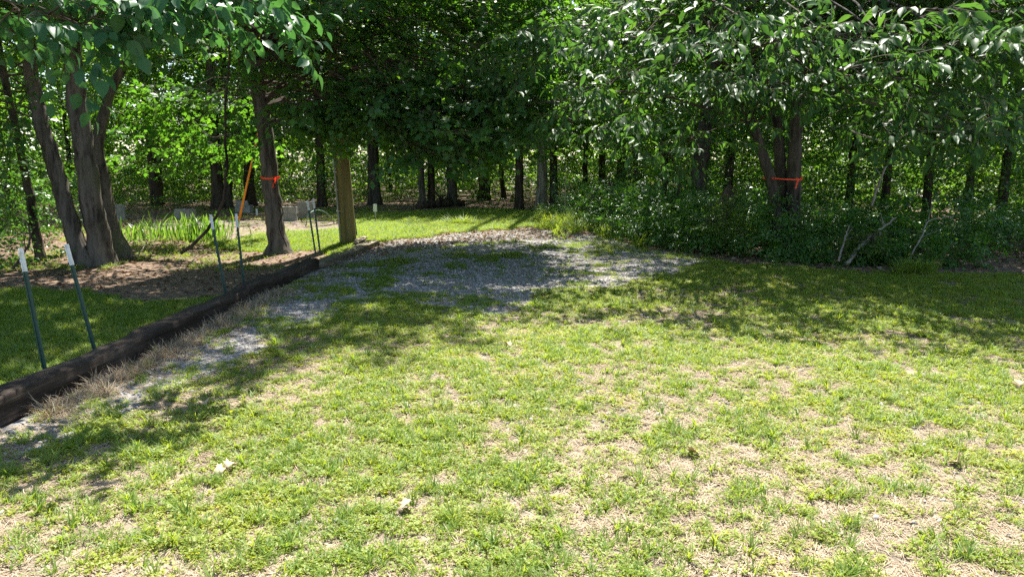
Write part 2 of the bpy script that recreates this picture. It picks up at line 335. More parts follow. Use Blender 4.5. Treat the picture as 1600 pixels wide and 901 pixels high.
def tree(name, label, trunks, crown, leaf, leaf_len, bark, group=None, seed=0, spray=.8, per=8, nlimb=0, twigs=False, singles=0, mat=None, sig=.45, nseg=14, minz=None, extra=None, cat='tree', flare=1.3, lowest=2.3):
    """trunks: list of (points, r_base, r_top); crown: list of (centre, radii, number of boughs)"""
    rng = np.random.RandomState(seed)
    base = np.array(trunks[0][0][0], float); base[2] = gz(base[0], base[1])
    t = thing(name, label, cat, base, group)
    paths = []
    for (pts, r0, r1) in trunks:
        pts = [np.asarray(p, float) for p in pts]
        L = np.linalg.norm(np.diff(pts, axis=0), axis=1).sum(); m = int(np.clip(L / .22, 8, 40))
        pa = spline(pts, m); pa[1:-1, :2] += rng.normal(size=(m - 2, 2)) * r0 * .06
        hh = np.linspace(0, 1, m); hz = np.linspace(0, L, m)
        rad = r0 + (r1 - r0) * hh ** .8; rad = rad * (1 + (flare - 1) * np.exp(-hz / (1.6 * r0 + .05)))
        pa2 = np.vstack([pa[0] - [0, 0, .25], pa]); rad = np.concatenate([[rad[0] * 1.05], rad])
        v, f = tube_arr(pa2 - base, rad, nseg, True, .07, rng)
        obj('trunk', new_mesh('trunk', v, f, None, True), M[bark], t); paths.append((pa, r0, r1))
    def attach(c):
        best = None; jz = 2.2 * ((c[0] * 7.13 + c[1] * 3.37) % 1.0) if lowest > 1 else 0
        for (pa, r0, r1) in paths:
            hd = np.linalg.norm(pa[:, :2] - c[:2], axis=1); tz = np.maximum(c[2] - .22 * hd - .2, lowest + jz)
            k = np.argmin(abs(pa[:, 2] - tz) + .25 * hd); d = np.linalg.norm(pa[k] - c)
            if best is None or d < best[0]: best = (d, pa[k], r0 + (r1 - r0) * k / len(pa))
        return best[1], best[2]
    cl = boughs(rng, attach, crown, per)
    if extra is not None: cl = np.vstack([cl, extra])
    if minz is not None: cl = cl[cl[:, 2] > minz]
    tw = MB(); nl = 0
    order = rng.permutation(len(cl))
    for i in order:
        c = cl[i]; a, r = attach(c); d = np.linalg.norm(c - a)
        mid = (a + c) / 2 + np.array([0, 0, .12 * d]) + rng.normal(size=3) * .06 * d
        if nl < nlimb and d > .8:
            v, f = tube_arr(spline([a, mid, c], 9) - base, np.linspace(min(r * .42, .03 + .012 * d), .01, 9), 7, True, .05, rng)
            obj('limb', new_mesh('limb', v, f, None, True), M[bark], t); nl += 1
        elif twigs:
            tw.tube(spline([a, mid, c], 6) - base, np.linspace(.008 + .004 * d, .004, 6), 4, False)
    n = len(cl) * per
    cen = np.repeat(cl, per, axis=0); tr = np.array([attach(c)[0] for c in cl]); out = np.repeat(cl - tr, per, axis=0); out[:, 2] *= .25
    ax = norm(out) + rng.normal(size=(n, 3)) * [.75, .75, .28] + [0, 0, -.12]
    off = rng.normal(size=(n, 3)) * [sig, sig, sig * .4]
    L = spray * rng.uniform(.65, 1.25, n); bs = cen + off
    temps = SPR[leaf]
    p, f, u, pick, Rm = put_sprays(rng, temps, bs, ax, L)
    if twigs:
        vis = in_view(bs)[0]
        for c, b in zip(cen[vis], bs[vis]):
            tw.tube([c - base, (c + b) / 2 - base + [0, 0, .03], b - base], [.007, .006, .004], 3, False)
        spray_twigs(tw, temps, (bs - base)[vis], L[vis], pick[vis], Rm[vis], .006)
    s = leaf_len * rng.uniform(.6, 1.2, len(p))
    tm = {'long': LONG, 'oval': OVAL, 'maple': MAPLE, 'far': DIAM}[leaf]
    u = norm(u + rng.normal(size=u.shape) * .2)
    if singles:
        # the leaves that show largest in the photograph become objects of their own
        d = p - [0, 0, CAM_H]; fz = d[:, 1] * cp - d[:, 2] * sp; sx = 800 + F_PX * d[:, 0] / fz; sy = 450 - F_PX * (d[:, 1] * sp + d[:, 2] * cp) / fz
        inn = (sx > 5) & (sx < 1595) & (sy > 5) & (sy < 880) & (fz > .5)
        score = np.where(inn, s / fz, 0); idx = np.argsort(-score)[:singles]; idx = idx[score[idx] > 0]
        rest = np.ones(len(p), bool); rest[idx] = False
        lms = [new_mesh('leaf', tm[0], tm[1], np.full(len(tm[0]), k / 5.)) for k in range(5)]
        for i in idx:
            fw = norm(f[i]); r = norm(np.cross(fw, u[i])); uu = np.cross(r, fw)
            mw = Matrix((r, fw, uu)).transposed()
            o = obj('leaf', lms[i % 5], M[mat], t, p[i] - base, mw.to_euler(), float(s[i]))
        p, f, u, s = p[rest], f[rest], u[rest], s[rest]
    if twigs and tw.n:
        tag(obj('twigs', tw.mesh('twigs'), M['twig'], t), kind='stuff')
    near, away = {'long': (LONG_S, DIAM_L), 'oval': (OVAL_S, DIAM), 'maple': (MAPLE_S, DIAM_M), 'far': (DIAM, DIAM)}[leaf]
    vis = in_view(p)[0]; V, Fc, vv, nv = [], [], [], 0
    for tmx, kk in ((near, vis), (away, ~vis)):
        if not kk.any(): continue
        a_, b_, k_ = leaf_verts(tmx, p[kk] - base, f[kk], u[kk], s[kk]); V.append(a_); Fc.append(b_ + nv); nv += len(a_); vv.append(np.repeat(rng.rand(kk.sum()), k_))
    tag(obj('foliage', new_mesh('foliage', np.concatenate(V), np.concatenate(Fc), np.concatenate(vv)), M[mat], t), kind='stuff')
    return t

# ------------------------------------------------------------------ ground
def grid_sheet(xs, ys, dz=0):
    X, Y = np.meshgrid(xs, ys); Z = gz(X, Y) + dz
    v = np.stack([X, Y, Z], -1).reshape(-1, 3); nx, ny = len(xs), len(ys)
    i = np.arange(nx - 1)[None, :] + nx * np.arange(ny - 1)[:, None]; i = i.ravel()
    return v, np.stack([i, i + 1, i + nx + 1, i + nx], 1)
xs = np.unique(np.concatenate([np.linspace(-400, -40, 19), np.linspace(-40, -10, 31), np.arange(-10, 12, .15), np.linspace(12, 40, 29), np.linspace(40, 400, 19)]))
ys = np.unique(np.concatenate([np.linspace(-120, -5, 12), np.arange(-5, 2, .5), np.arange(2, 24, .15), np.linspace(24, 60, 73), np.linspace(60, 500, 23)]))
v, f = grid_sheet(xs, ys)
tag(obj('ground', new_mesh('ground', v, f, None, True), M['lawn']), 'thin patchy lawn ground with dry thatch and soil', 'lawn', None, 'structure')

def inside(px, poly):
    x, y = px[:, 0], px[:, 1]; c = np.zeros(len(px), bool); n = len(poly)
    for i in range(n):
        (x1, y1), (x2, y2) = poly[i], poly[(i + 1) % n]
        with np.errstate(divide='ignore', invalid='ignore'):
            c ^= ((y1 > y) != (y2 > y)) & (x < (x2 - x1) * (y - y1) / (y2 - y1 + 1e-12) + x1)
    return c
def gpoly(pts): return [tuple(P(a, b)[:2]) for a, b in pts]
GRAVEL = gpoly([(-40, 690), (110, 628), (240, 565), (350, 497), (500, 420), (600, 380), (700, 366), (830, 358), (930, 366), (1000, 386), (1120, 406), (1040, 432), (960, 446), (850, 462), (790, 490), (700, 480), (610, 462), (540, 490), (460, 520), (370, 565), (265, 620), (130, 690), (0, 745)])
FOREST_R = gpoly([(850, 352), (960, 372), (1010, 388), (1080, 400), (1200, 414), (1300, 424), (1420, 430), (1700, 431)]) + [(60, 12), (60, 130), (6, 130), (1.5, 24)]
FOREST_L = gpoly([(-200, 440), (100, 440), (200, 462), (330, 452), (420, 432), (520, 400), (540, 390), (500, 384), (400, 388), (330, 384)]) + gpoly([(200, 350), (340, 344), (560, 346), (580, 335), (700, 330)]) + [(-1, 26), (1.5, 24), (6, 130), (-60, 130), (-60, 10)]
DIRT = gpoly([(335, 356), (400, 347), (540, 345), (560, 352), (530, 361), (430, 366), (345, 376)])
LITTER = gpoly([(420, 430), (560, 385), (700, 365), (830, 356), (940, 366), (900, 374), (760, 378), (640, 392), (560, 408), (480, 425)])
def sheet(name, poly, mat, step, dz, jit, bounds, label):
    x0, x1, y0, y1 = bounds
    xs_ = np.arange(x0, x1, step); ys_ = np.arange(y0, y1, step); v, f = grid_sheet(xs_, ys_, dz)
    c = v[f].mean(1)[:, :2]; c = c + (np.stack([fbm(c[:, 0] * 2.2, c[:, 1] * 2.2), fbm(c[:, 0] * 2.2 + 50, c[:, 1] * 2.2 + 31)], 1) - .5) * jit
    k = inside(c, poly); f = f[k]; used = np.unique(f); mp = np.zeros(len(v), int); mp[used] = np.arange(len(used))
    return tag(obj(name, new_mesh(name, v[used], mp[f], None, True), M[mat]), label, name.split('_')[0], None, 'structure')
sheet('gravel_drive', GRAVEL, 'gravel_bed', .06, .006, .7, (-5, 5, 3, 20), 'grey crushed stone drive running up between the trees')
sheet('forest_floor', FOREST_R, 'forest_floor', .3, .016, .8, (-1, 45, 8, 70), 'brown leaf littered forest floor right of the drive')
sheet('forest_floor', FOREST_L, 'forest_floor', .3, .02, .8, (-45, 8, 8, 70), 'brown leaf littered ground left of the drive')

sheet('dirt_patch', DIRT, 'dirt', .12, .026, .5, (-10, -2, 12, 24), 'bare pinkish soil patch beyond the ribboned maple')
# ------------------------------------------------------------------ trees
def up(base, px_list, y):            # trunk line through picture directions at one distance
    return [base] + [Q(a, b, y) for a, b in px_list]
def grow(pts, top):                  # continue a trunk upwards to a height
    pts = list(pts); d = (pts[-1] - pts[-2]); d = d / np.linalg.norm(d); d[2] = max(d[2], .85); k = (top - pts[-1][2]) / d[2]
    return pts + [pts[-1] + d * k * .5 + [0, 0, 0], pts[-1] + d * k * np.array([.85, .85, 1])]
PXM = lambda d: d / F_PX             # metres per photograph pixel at distance d

# multi-stemmed tree at the left
b = G(132, 416, -.12); y = b[1]; k = PXM(y)
b2 = G(163, 414, -.12); b3 = G(188, 406, -.12)
tree('multi_stem_tree', 'old multi-stemmed tree with three fissured grey trunks beside the two nearest green posts',
     [(grow(up(b, [(112, 355), (88, 270), (62, 180), (45, 90)], y), 9), 14 * k, 8 * k),
      (grow(up(b2, [(146, 330), (134, 240), (120, 150), (110, 50)], y), 11), 18 * k, 10 * k),
      (up(b3, [(170, 350), (160, 290), (152, 235), (162, 180), (200, 90), (225, 20)], b3[1]), 19 * k, 4 * k)],
     [((-8.2, 11.2, 4.6), (2.6, 2.2, 1.3), 26), ((-6.3, 12.4, 5.2), (2.2, 2.2, 1.5), 22), ((-6.0, 12, 8.5), (3.6, 4, 2.2), 110), ((-9.5, 11.8, 2.2), (1.2, 1.5, 1.3), 16)],
     'maple', .1, 'bark_grey', seed=3, spray=.8, per=9, nlimb=10, twigs=True, mat='leaf_maple', flare=1.35, nseg=18)

# the maple with the orange ribbon
b = G(435, 392, -.05); y = b[1]; k = PXM(y)
MAPLE_B = b
exm = np.array([Q(a, c, d) for a, c, d in [(600, 205, 12.6), (640, 225, 12.4), (680, 240, 12.4), (720, 235, 12.6), (745, 215, 12.8), (660, 200, 12.8), (700, 205, 12.2), (620, 180, 12.5), (740, 180, 12.6), (580, 190, 13), (770, 150, 12.6),
     (470, 190, 12.8), (500, 170, 12.6), (460, 175, 13.2), (350, 170, 15.5), (330, 215, 15.5), (300, 160, 15), (270, 190, 15), (370, 235, 16), (250, 150, 15), (340, 140, 14), (300, 240, 15.5), (250, 230, 15.5), (220, 190, 15.5)]])
tree('maple_tree', 'broad maple with an orange ribbon round its grey trunk',
     [(grow(up(b, [(430, 350), (423, 290), (413, 200), (400, 120), (388, 20)], y), 11), 15 * k, 9 * k)],
     [((-3.2, 13.2, 4.3), (3.0, 2.4, 1.5), 36), ((-1.0, 13.2, 4.3), (2.0, 2.0, 1.5), 28), ((-.6, 13.6, 2.6), (1.3, 1.3, .5), 16), ((-2.2, 13.3, 2.7), (1.5, 1.4, .45), 20), ((-2.2, 13.3, 7.9), (3.2, 2.8, 2.3), 62), ((-.9, 17.0, 5.9), (2.4, 1.4, .9), 30)],
     'maple', .105, 'bark_grey', seed=5, spray=.75, per=9, nlimb=14, twigs=True, singles=300, mat='leaf_maple', flare=1.7, nseg=18, minz=1.5, extra=exm)

# big overhanging tree at the right
b = G(1232, 388, 0); y = 14.2; b = np.array([Q(1228, 372, y)[0], y, 0]); k = PXM(y)
ex = np.array([Q(a, c, d) for a, c, d in [(940, 40, 10.2), (1000, 60, 10), (1060, 80, 9.8), (985, 120, 10.2), (1040, 150, 10.3), (1110, 50, 9.6), (1180, 40, 9.4), (1240, 60, 9.2), (1290, 55, 9.0),
     (1130, 130, 9.8), (1200, 130, 9.6), (1265, 110, 9.4), (1010, 200, 10.8), (1080, 215, 10.4), (1115, 130, 10), (1310, 110, 9.2), (1345, 160, 9.2), (1390, 120, 9), (1430, 90, 8.8), (1350, 230, 9.6), (1420, 185, 9.2),
     (1500, 60, 8.7), (1560, 90, 8.6), (1520, 170, 9), (1580, 190, 8.8), (1460, 200, 9.2), (1380, 60, 9), (1470, 20, 8.6), (1570, 20, 8.4), (860, 60, 11), (830, 110, 12), (800, 170, 13), (850, 160, 12), (900, 130, 11), (900, 190, 11.5), (960, 180, 11)]])
tree('overhanging_tree', 'large tree with long pointed leaves drooping over the lawn edge from several leaning trunks',
     [(up(b + [-.1, 0, 0], [(1208, 300), (1190, 235), (1165, 170), (1135, 110), (1105, 40)], y), 10 * k, 5 * k),
      (grow(up(b + [.02, .3, 0], [(1222, 300), (1216, 200), (1212, 110), (1210, 10)], y + .3), 9), 10 * k, 6 * k),
      (grow(up(b + [.2, .1, 0], [(1240, 300), (1243, 210), (1248, 120), (1256, 20)], y + .1), 10), 12 * k, 7 * k)],
     [((3.9, 12.4, 3.9), (3.4, 2.0, 1.2), 30), ((7.0, 12.2, 4.2), (2.4, 2.2, 1.6), 26), ((6.6, 14.2, 6.4), (4.0, 2.4, 1.7), 120), ((8.0, 11.8, 6.0), (2.7, 2.0, .9), 90)],
     'long', .175, 'bark_brown', seed=8, spray=.75, per=7, nlimb=20, twigs=True, singles=300, mat='leaf_long', sig=.38, extra=ex, minz=2.0)

# tree left of the lawn whose nearest branches hang into the top of the picture
ex = np.array([Q(a, c, d) for a, c, d in [(30, 15, 5.4), (75, 22, 5.2), (140, 15, 5.3), (20, -15, 5.4), (190, -10, 5.3), (215, 15, 5.5), (250, 5, 5.6), (290, 15, 5.9), (330, 20, 6.1), (375, 28, 6.3), (400, 45, 6.4), (130, 40, 5.5),
     (100, -30, 5.4), (180, -40, 5.4), (260, -40, 5.6), (340, -20, 5.8)]])
tree('spreading_tree', 'smooth oval-leaved branches hanging into the top corner above the two nearest green posts',
     [([(-6.6, 5.6, -.12), (-6.4, 5.5, 1.2), (-6.2, 5.4, 2.6), (-5.9, 5.4, 4.2), (-5.8, 5.5, 7)], .16, .07)],
     [((-6.3, 6.2, 5.4), (2.2, 2.6, 1.2), 34), ((-5.6, 8.4, 6.5), (2.3, 2.4, 1.2), 45), ((-4.7, 7.8, 6.2), (2.1, 1.5, .8), 40)], 'oval', .135, 'bark_brown', seed=21, spray=.5, per=4, nlimb=12, twigs=True, singles=230, mat='leaf_oval', sig=.17, extra=ex)

# trees of the wood behind: picture base, trunk width, lean, bark, label
FAR = [
 (20, 345, 14, -6, 'bark_dark', 'slim dark tree at the left edge behind the multi-stemmed tree'),
 (62, 398, 16, -14, 'bark_brown', 'slender brown tree just left of the multi-stemmed tree'),
 (246, 322, 18, -4, 'bark_dark', 'dark straight tree behind the first clump of iris leaves'),
 (342, 327, 20, 2, 'bark_dark', 'thick dark tree behind the second clump of iris leaves'),
 (358, 324, 12, 6, 'bark_brown', 'thin brown tree close beside the thick dark one behind the iris'),
 (392, 322, 18, 0, 'bark_dark', 'dark tree behind the orange rod'),
 (503, 324, 15, 2, 'bark_dark', 'dark tree between the ribboned maple and the utility pole'),
 (586, 322, 20, 0, 'bark_brown', 'brown tree just right of the utility pole'),
 (660, 324, 11, -4, 'bark_grey', 'thin grey tree leaning beside a darker one above the fallen log'),
 (674, 323, 12, 2, 'bark_dark', 'thin black tree beside the thin grey one above the fallen log'),
 (706, 323, 17, 0, 'bark_brown', 'stout tree at the end of the fallen log'),
 (757, 313, 18, -2, 'bark_brown', 'distant straight brown tree left of the grassy opening'),
 (811, 327, 15, 1, 'bark_dark', 'straight dark tree at the end of the grassy opening'),
 (846, 327, 19, 2, 'bark_pale', 'pale sunlit tree at the end of the grassy opening'),
 (866, 320, 14, -6, 'bark_brown', 'brown leaning tree just right of the pale one'),
 (913, 316, 9, 2, 'bark_dark', 'very thin dark tree behind the tall grass'),
 (970, 322, 17, -1, 'bark_dark', 'dark tree beside the broken stump'),
 (1040, 340, 13, -12, 'bark_dark', 'small dark leaning tree left of the big leaning trunk'),
 (1084, 350, 30, 16, 'bark_brown', 'big brown tree leaning right behind the thicket'),
 (1135, 335, 16, 2, 'bark_brown', 'brown tree between the big leaning trunk and the overhanging tree'),
 (1325, 345, 14, -1, 'bark_dark', 'dark tree right of the overhanging tree'),
 (1378, 352, 14, 4, 'bark_dark', 'dark tree behind the leaning bare stick'),
 (1445, 350, 15, -2, 'bark_dark', 'shaded tree behind the dead grey branch'),
 (1508, 345, 13, 3, 'bark_brown', 'shaded slim tree deep behind the right end of the thicket'),
 (1562, 350, 17, 2, 'bark_dark', 'shaded thick tree at the right edge'),
]
rr = random.Random(4)
for i, (px, py, w, lean, bark, lab) in enumerate(FAR):
    b = G(px, py); y = b[1]; k = PXM(y); H = rr.uniform(11, 15); nu = 4 if -7 < G(px, py)[0] < 3 else (34 if px > 900 else 30)
    topx = px + lean + (px - 800) * -.0
    pts = [b, Q(px + lean * .4, py - 90, y), Q(px + lean, py - 190, y)]
    vert = (px - 800) * .03                       # true verticals splay a little in this view
    pts[1] = Q(px + lean * .4 + vert * .45, py - 90, y); pts[2] = Q(px + lean + vert, py - 190, y)
    x = b[0]
    cr = [((x, y, H * .74), (2.4, 2.4, H * .2), nu), ((x, y, 5.2), (2.8, 2.4, 2.2), 34), ((x + rr.uniform(-1, 1), y, 2.9), (2.0, 1.8, .7), 11)]
    tree('wood_tree', lab, [(grow(pts, H), w * .5 * k, w * .22 * k)], cr, 'far', .14, bark, 'trees of the wood behind the drive', 100 + i, spray=.95, per=7, nlimb=3, mat='leaf_wood', sig=.55, nseg=10)

ORD = 'first second third fourth fifth sixth seventh eighth ninth tenth eleventh twelfth thirteenth fourteenth fifteenth sixteenth'.split()
for i in range(16):
    px = 30 + i * 98 + rr.uniform(-30, 30); y = rr.uniform(31, 39); x = Q(px, 300, y)[0]; b = np.array([x, y, gz(x, y)]); H = rr.uniform(10, 14); w = rr.uniform(.1, .19)
    tree('slim_tree', '%s from the left of the distant slim dark trees deep in the wood' % ORD[i], [([b, b + [rr.uniform(-.2, .2), 0, 3], b + [rr.uniform(-.5, .5), 0, 7], b + [rr.uniform(-.7, .7), 0, H]], w, w * .4)], [((x, y, H - 2), (2, 2, 2.4), 6)], 'far', .2, 'bark_dark', 'distant slim trees deep in the wood', 300 + i, spray=1.2, per=5, mat='leaf_wood', nseg=8)
# the far side of the wood: one mass of leaves nobody could count
rng = np.random.RandomState(77)
def mass(name, label, n, fn, L, leaf_len, mat, tmpl=DIAM, sprays='far', axis_z=.3, cat='woodland'):
    c = fn(n); n = len(c); ax = rng.normal(size=(n, 3)) * [1, 1, axis_z] + [0, 0, -.1]
    Ls = L * rng.uniform(.6, 1.3, n); p, f, u, _, _ = put_sprays(rng, SPR[sprays], c, ax, Ls)
    k = p[:, 2] > gz(p[:, 0], p[:, 1]) + .01; p, f, u = p[k], f[k], u[k]
    s = leaf_len * rng.uniform(.6, 1.25, len(p))
    return tag(obj(name, leaf_mesh(name, tmpl, p, f, u, s, rng), M[mat]), label, cat, None, 'stuff')
def ring(n):
    a = rng.uniform(-1.15, 1.15, n); r = 40 + 22 * rng.rand(n) ** 1.2; h = rng.rand(n) ** 1.15 * 18
    x = r * np.sin(a); y = r * np.cos(a); keep = fbm(x * .18 + 7, y * .18 + h * .3) > .36 - .1 * (h < 3)
    return np.stack([x, y, h + .2], 1)[keep]
mass('far_woods', 'sunlit mass of far woodland leaves behind the trunks', 10500, ring, 1.7, .34, 'leaf_far')
def canopy(n):
    x = rng.uniform(-34, 34, n); y = rng.uniform(29, 42, n); h = 2.6 + rng.rand(n) ** 1.1 * 9
    keep = fbm(x * .3 + 70, y * .3 + h * .35) > .42
    return np.stack([x, y, h], 1)[keep]
mass('far_woods', 'leafy boughs of the wood between the trunks and the far woodland', 5200, canopy, 1.3, .2, 'leaf_wood')
def ring2(n):
    a = rng.uniform(-1.2, 1.2, n); r_ = 66 + 16 * rng.rand(n); return np.stack([r_ * np.sin(a), r_ * np.cos(a), rng.rand(n) * 24], 1)
mass('far_woods', 'darker farthest woodland closing the view behind everything', 4200, ring2, 3.4, .75, 'leaf_wood')
def shade_top(n):  # unseen leaf mass above the view, added to keep sun off the wood
    x = rng.uniform(-34, 30, n); y = rng.uniform(15.5, 44, n); h = rng.uniform(7.5, 14, n) + .08 * (y - 15)
    keep = (fbm(x * .35 + 20, y * .35) > .36) & (h > 2.2 + .235 * y) & ((x > 3.2) | ((y > 28) & (h > 9.5)) | (x < -11))
    return np.stack([x, y, h], 1)[keep]
mass('added_shade_canopy', 'unseen high leaf canopy added to shade the wood', 4600, shade_top, 1.9, .34, 'leaf_wood')
def mid(n):
    x = rng.uniform(-24, 24, n); y = rng.uniform(22, 40, n); h = rng.rand(n) ** 1.5 * 1.9
    keep = (fbm(x * .35, y * .35) > .4) & ~((x > -5.5) & (x < 3.2) & (y < 29)) & ~((x < -3) & (x > -15) & (y < 26))
    return np.stack([x, y, h + gz(x, y) + .05], 1)[keep]
mass('undergrowth', 'low green plants growing under the trees of the wood', 7000, mid, .7, .12, 'leaf_far', cat='undergrowth')

# bramble thicket along the right edge of the drive
EDGE = np.array([P(840, 345), P(900, 360), P(960, 375), P(1010, 388), P(1080, 400), P(1200, 412), P(1300, 420), P(1420, 424), P(1600, 424), P(1800, 420)])[:, :2]
def thick(n):
    t = rng.uniform(0, len(EDGE) - 1.001, n); i = t.astype(int); fr = (t - i)[:, None]; e = EDGE[i] * (1 - fr) + EDGE[i + 1] * fr
    d = 4.2 * rng.rand(n) ** 1.3 + .25; sx = e[:, 0]
    x = e[:, 0] + d * .45; y = e[:, 1] + d * .95
    top = (.25 + .75 * sstep(.1, 1.8, d)) * (.55 + .9 * fbm(x * .9, y * .9)) * np.where(sx > 4.6, .75, 1.1)
    h = top * rng.rand(n) ** .8
    keep = fbm(x * 1.3 + 3, y * 1.3 + 8) > .33 + .16 * ((sx > 5) & (d < 1.6))
    return np.stack([x, y, gz(x, y) + h + .04], 1)[keep]
mass('undergrowth', 'dense leafy bramble thicket along the edge of the wood right of the drive', 4200, thick, .38, .075, 'leaf_under', QUADL, 'far', .5, 'undergrowth')
def back_thick(n):
    x = rng.uniform(1.5, 22, n); y = rng.uniform(15, 30, n); h = rng.rand(n) ** 1.1 * 3.2
    keep = (fbm(x * .5 + 9, y * .5) > .44) & (x > 2.2 + (y - 15) * .1)
    return np.stack([x, y, h + .05], 1)[keep]
mass('undergrowth', 'shaded leafy saplings filling the wood behind the thicket', 3000, back_thick, .9, .13, 'leaf_wood', cat='undergrowth')
def left_bush(n):
    x = rng.uniform(-14, -7.6, n); y = rng.uniform(11.5, 19, n); h = rng.rand(n) ** 1.1 * 2.4
    keep = (fbm(x * .7 + 9, y * .7) > .42) & (x < -7.6 - (y - 11.5) * .45)
    return np.stack([x, y, h - .05], 1)[keep]
mass('undergrowth', 'dark leafy bushes at the left edge behind the green posts', 1500, left_bush, .6, .09, 'leaf_under', QUADL, 'far', .5, 'undergrowth')

# ------------------------------------------------------------------ landscape timbers
def timber(name, label, p0, p1, w, h, mat, seed, zoff=0.0, rnd=.035):
    rng = np.random.RandomState(seed); p0 = np.asarray(p0, float); p1 = np.asarray(p1, float)
    L = np.linalg.norm((p1 - p0)[:2]); yaw = math.atan2(-(p1[0] - p0[0]), p1[1] - p0[1]); m = max(12, int(L / .06))
    prof = []
    for cx, cz, a0 in ((w / 2 - rnd, rnd, -90), (w / 2 - rnd, h - rnd, 0), (-w / 2 + rnd, h - rnd, 90), (-w / 2 + rnd, rnd, 180)):
        for a in (0, 30, 60, 90):
            q = math.radians(a0 + a); prof.append((cx + rnd * math.cos(q), cz + rnd * math.sin(q)))
    for t in np.linspace(.1, .9, 6): prof.append((-w / 2 + rnd + t * (w - 2 * rnd), 0.0))
    # extra points on the top and front faces so they can be worn
    def dens(pr):
        out = []
        for i in range(len(pr)):
            a = np.array(pr[i]); b_ = np.array(pr[(i + 1) % len(pr)]); n = max(1, int(np.linalg.norm(b_ - a) / .022))
            out += [a + (b_ - a) * t for t in np.linspace(0, 1, n, endpoint=False)]
        return np.array(out)
    pr = dens(prof); n = len(pr); v = []
    ph = rng.rand(6) * 50
    ang = np.arctan2(pr[:, 1] - h / 2, pr[:, 0])
    for i in range(m):
        t = i / (m - 1) * L
        crack = (vnoise(ang * 7 + ph[0], np.full(n, t * .9 + ph[1])) - .5) * .018 + (vnoise(ang * 18 + ph[2], np.full(n, t * 2.5)) - .5) * .012
        dent = (vnoise(ang * 1.5 + ph[3], np.full(n, t * 3.1 + ph[4])) - .5) * .03
        r = 1 + (crack + dent) / (h / 2)
        q = (pr - [0, h / 2]) * r[:, None] + [0, h / 2]
        bow = .02 * math.sin(t * 1.1 + ph[5]); end = .012 * rng.rand(n) * (1 if i in (0, m - 1) else 0)
        v.append(np.stack([q[:, 0] + bow, np.full(n, t) + (end if i else -end), q[:, 1] + .01 * math.sin(t * 2.3 + ph[4])], 1))
    f = []
    for i in range(m - 1):
        for j in range(n):
            k = (j + 1) % n; f.append((i * n + j, i * n + k, (i + 1) * n + k, (i + 1) * n + j))
    f.append(tuple(range((m - 1) * n, m * n))); f.append(tuple(range(n - 1, -1, -1)))
    o = obj(name, new_mesh(name, np.concatenate(v), f, None, True), M[mat], None, (p0[0], p0[1], zoff), (0, 0, yaw))
    o.data.polygons.foreach_set('use_smooth', np.ones(len(o.data.polygons), bool))
    return tag(o, label, 'timber', 'timbers edging the gravel')
def tl(px, py, dx=-.1): q = P(px, py); return np.array([q[0] + dx, q[1], 0])
timber('landscape_timber', 'long weathered dark timber edging the gravel in front of the two nearest posts', tl(-70, 702), tl(392, 471), .2, .2, 'timber', 1, -.03)
timber('landscape_timber', 'middle weathered timber edging the gravel below the two middle posts', tl(394, 467), tl(498, 420), .2, .19, 'timber', 2, -.035)
timber('landscape_timber', 'flat greenish timber board ending beside the utility pole', tl(502, 418, -.05), tl(590, 383, -.05), .2, .12, 'board', 3, -.03, .015)
timber('landscape_timber', 'short split board lying at the far end of the timbers', tl(560, 388, -.02), tl(584, 378, -.2), .16, .05, 'board', 4, .07, .012)

# ------------------------------------------------------------------ steel fence posts
def t_post(base_px, top_px, label):
    B = P(*base_px, -.13); y = B[1]; T = Q(top_px[0], top_px[1], y); B = B - (T - B) * .0
    B[2] = gz(B[0], B[1]); d = T - B; L = np.linalg.norm(d)
    o = thing('fence_post', label, 'fence post', B, 'green steel fence posts'); o.rotation_euler = Vector(d).to_track_quat('Z', 'Y').to_euler()
    o.rotation_euler.rotate_axis('Z', .35)
    w, t, s = .021, .004, .03
    sec = np.array([(-w, 0), (w, 0), (w, t), (t / 1.4, t + .001), (t / 1.4, s), (-t / 1.4, s), (-t / 1.4, t + .001), (-w, t)])
    def ext(z0, z1, g=1.0):
        v = np.concatenate([np.c_[sec * g, np.full(8, z0)], np.c_[sec * g, np.full(8, z1)]])
        return v, [(i, (i + 1) % 8, 8 + (i + 1) % 8, 8 + i) for i in range(8)] + [tuple(range(8, 16)), tuple(range(7, -1, -1))]
    m = MB(); m.add(*ext(-.3, L - .19)); z = .1
    while z < L - .22:
        m.box((0, -.004, z), (.012, .008, .02)); z += .054
    obj('shaft', m.mesh('shaft'), M['post_green'], o)
    m = MB(); m.add(*ext(L - .19, L, 1.06))
    for z in (L - .15, L - .1, L - .05): m.box((0, -.004, z), (.0125, .0085, .02))
    obj('white_tip', m.mesh('white_tip'), M['post_white'], o)
t_post((72, 600), (29, 388), 'green steel fence post with white tip nearest the camera at the left edge')
t_post((151, 567), (101, 382), 'leaning green steel fence post second from the left, nearest pair')
t_post((353, 469), (327, 336), 'left post of the middle pair of green fence posts with white tips')
t_post((381, 455), (367, 334), 'right post of the middle pair of green fence posts with white tips')
t_post((493, 404), (479, 313), 'left post of the far pair between the maple and the utility pole')
t_post((500, 402), (488, 310), 'right post of the far pair between the maple and the utility pole')
t_post((557, 380), (549, 307), 'dark fence post leaning against the right side of the utility pole')

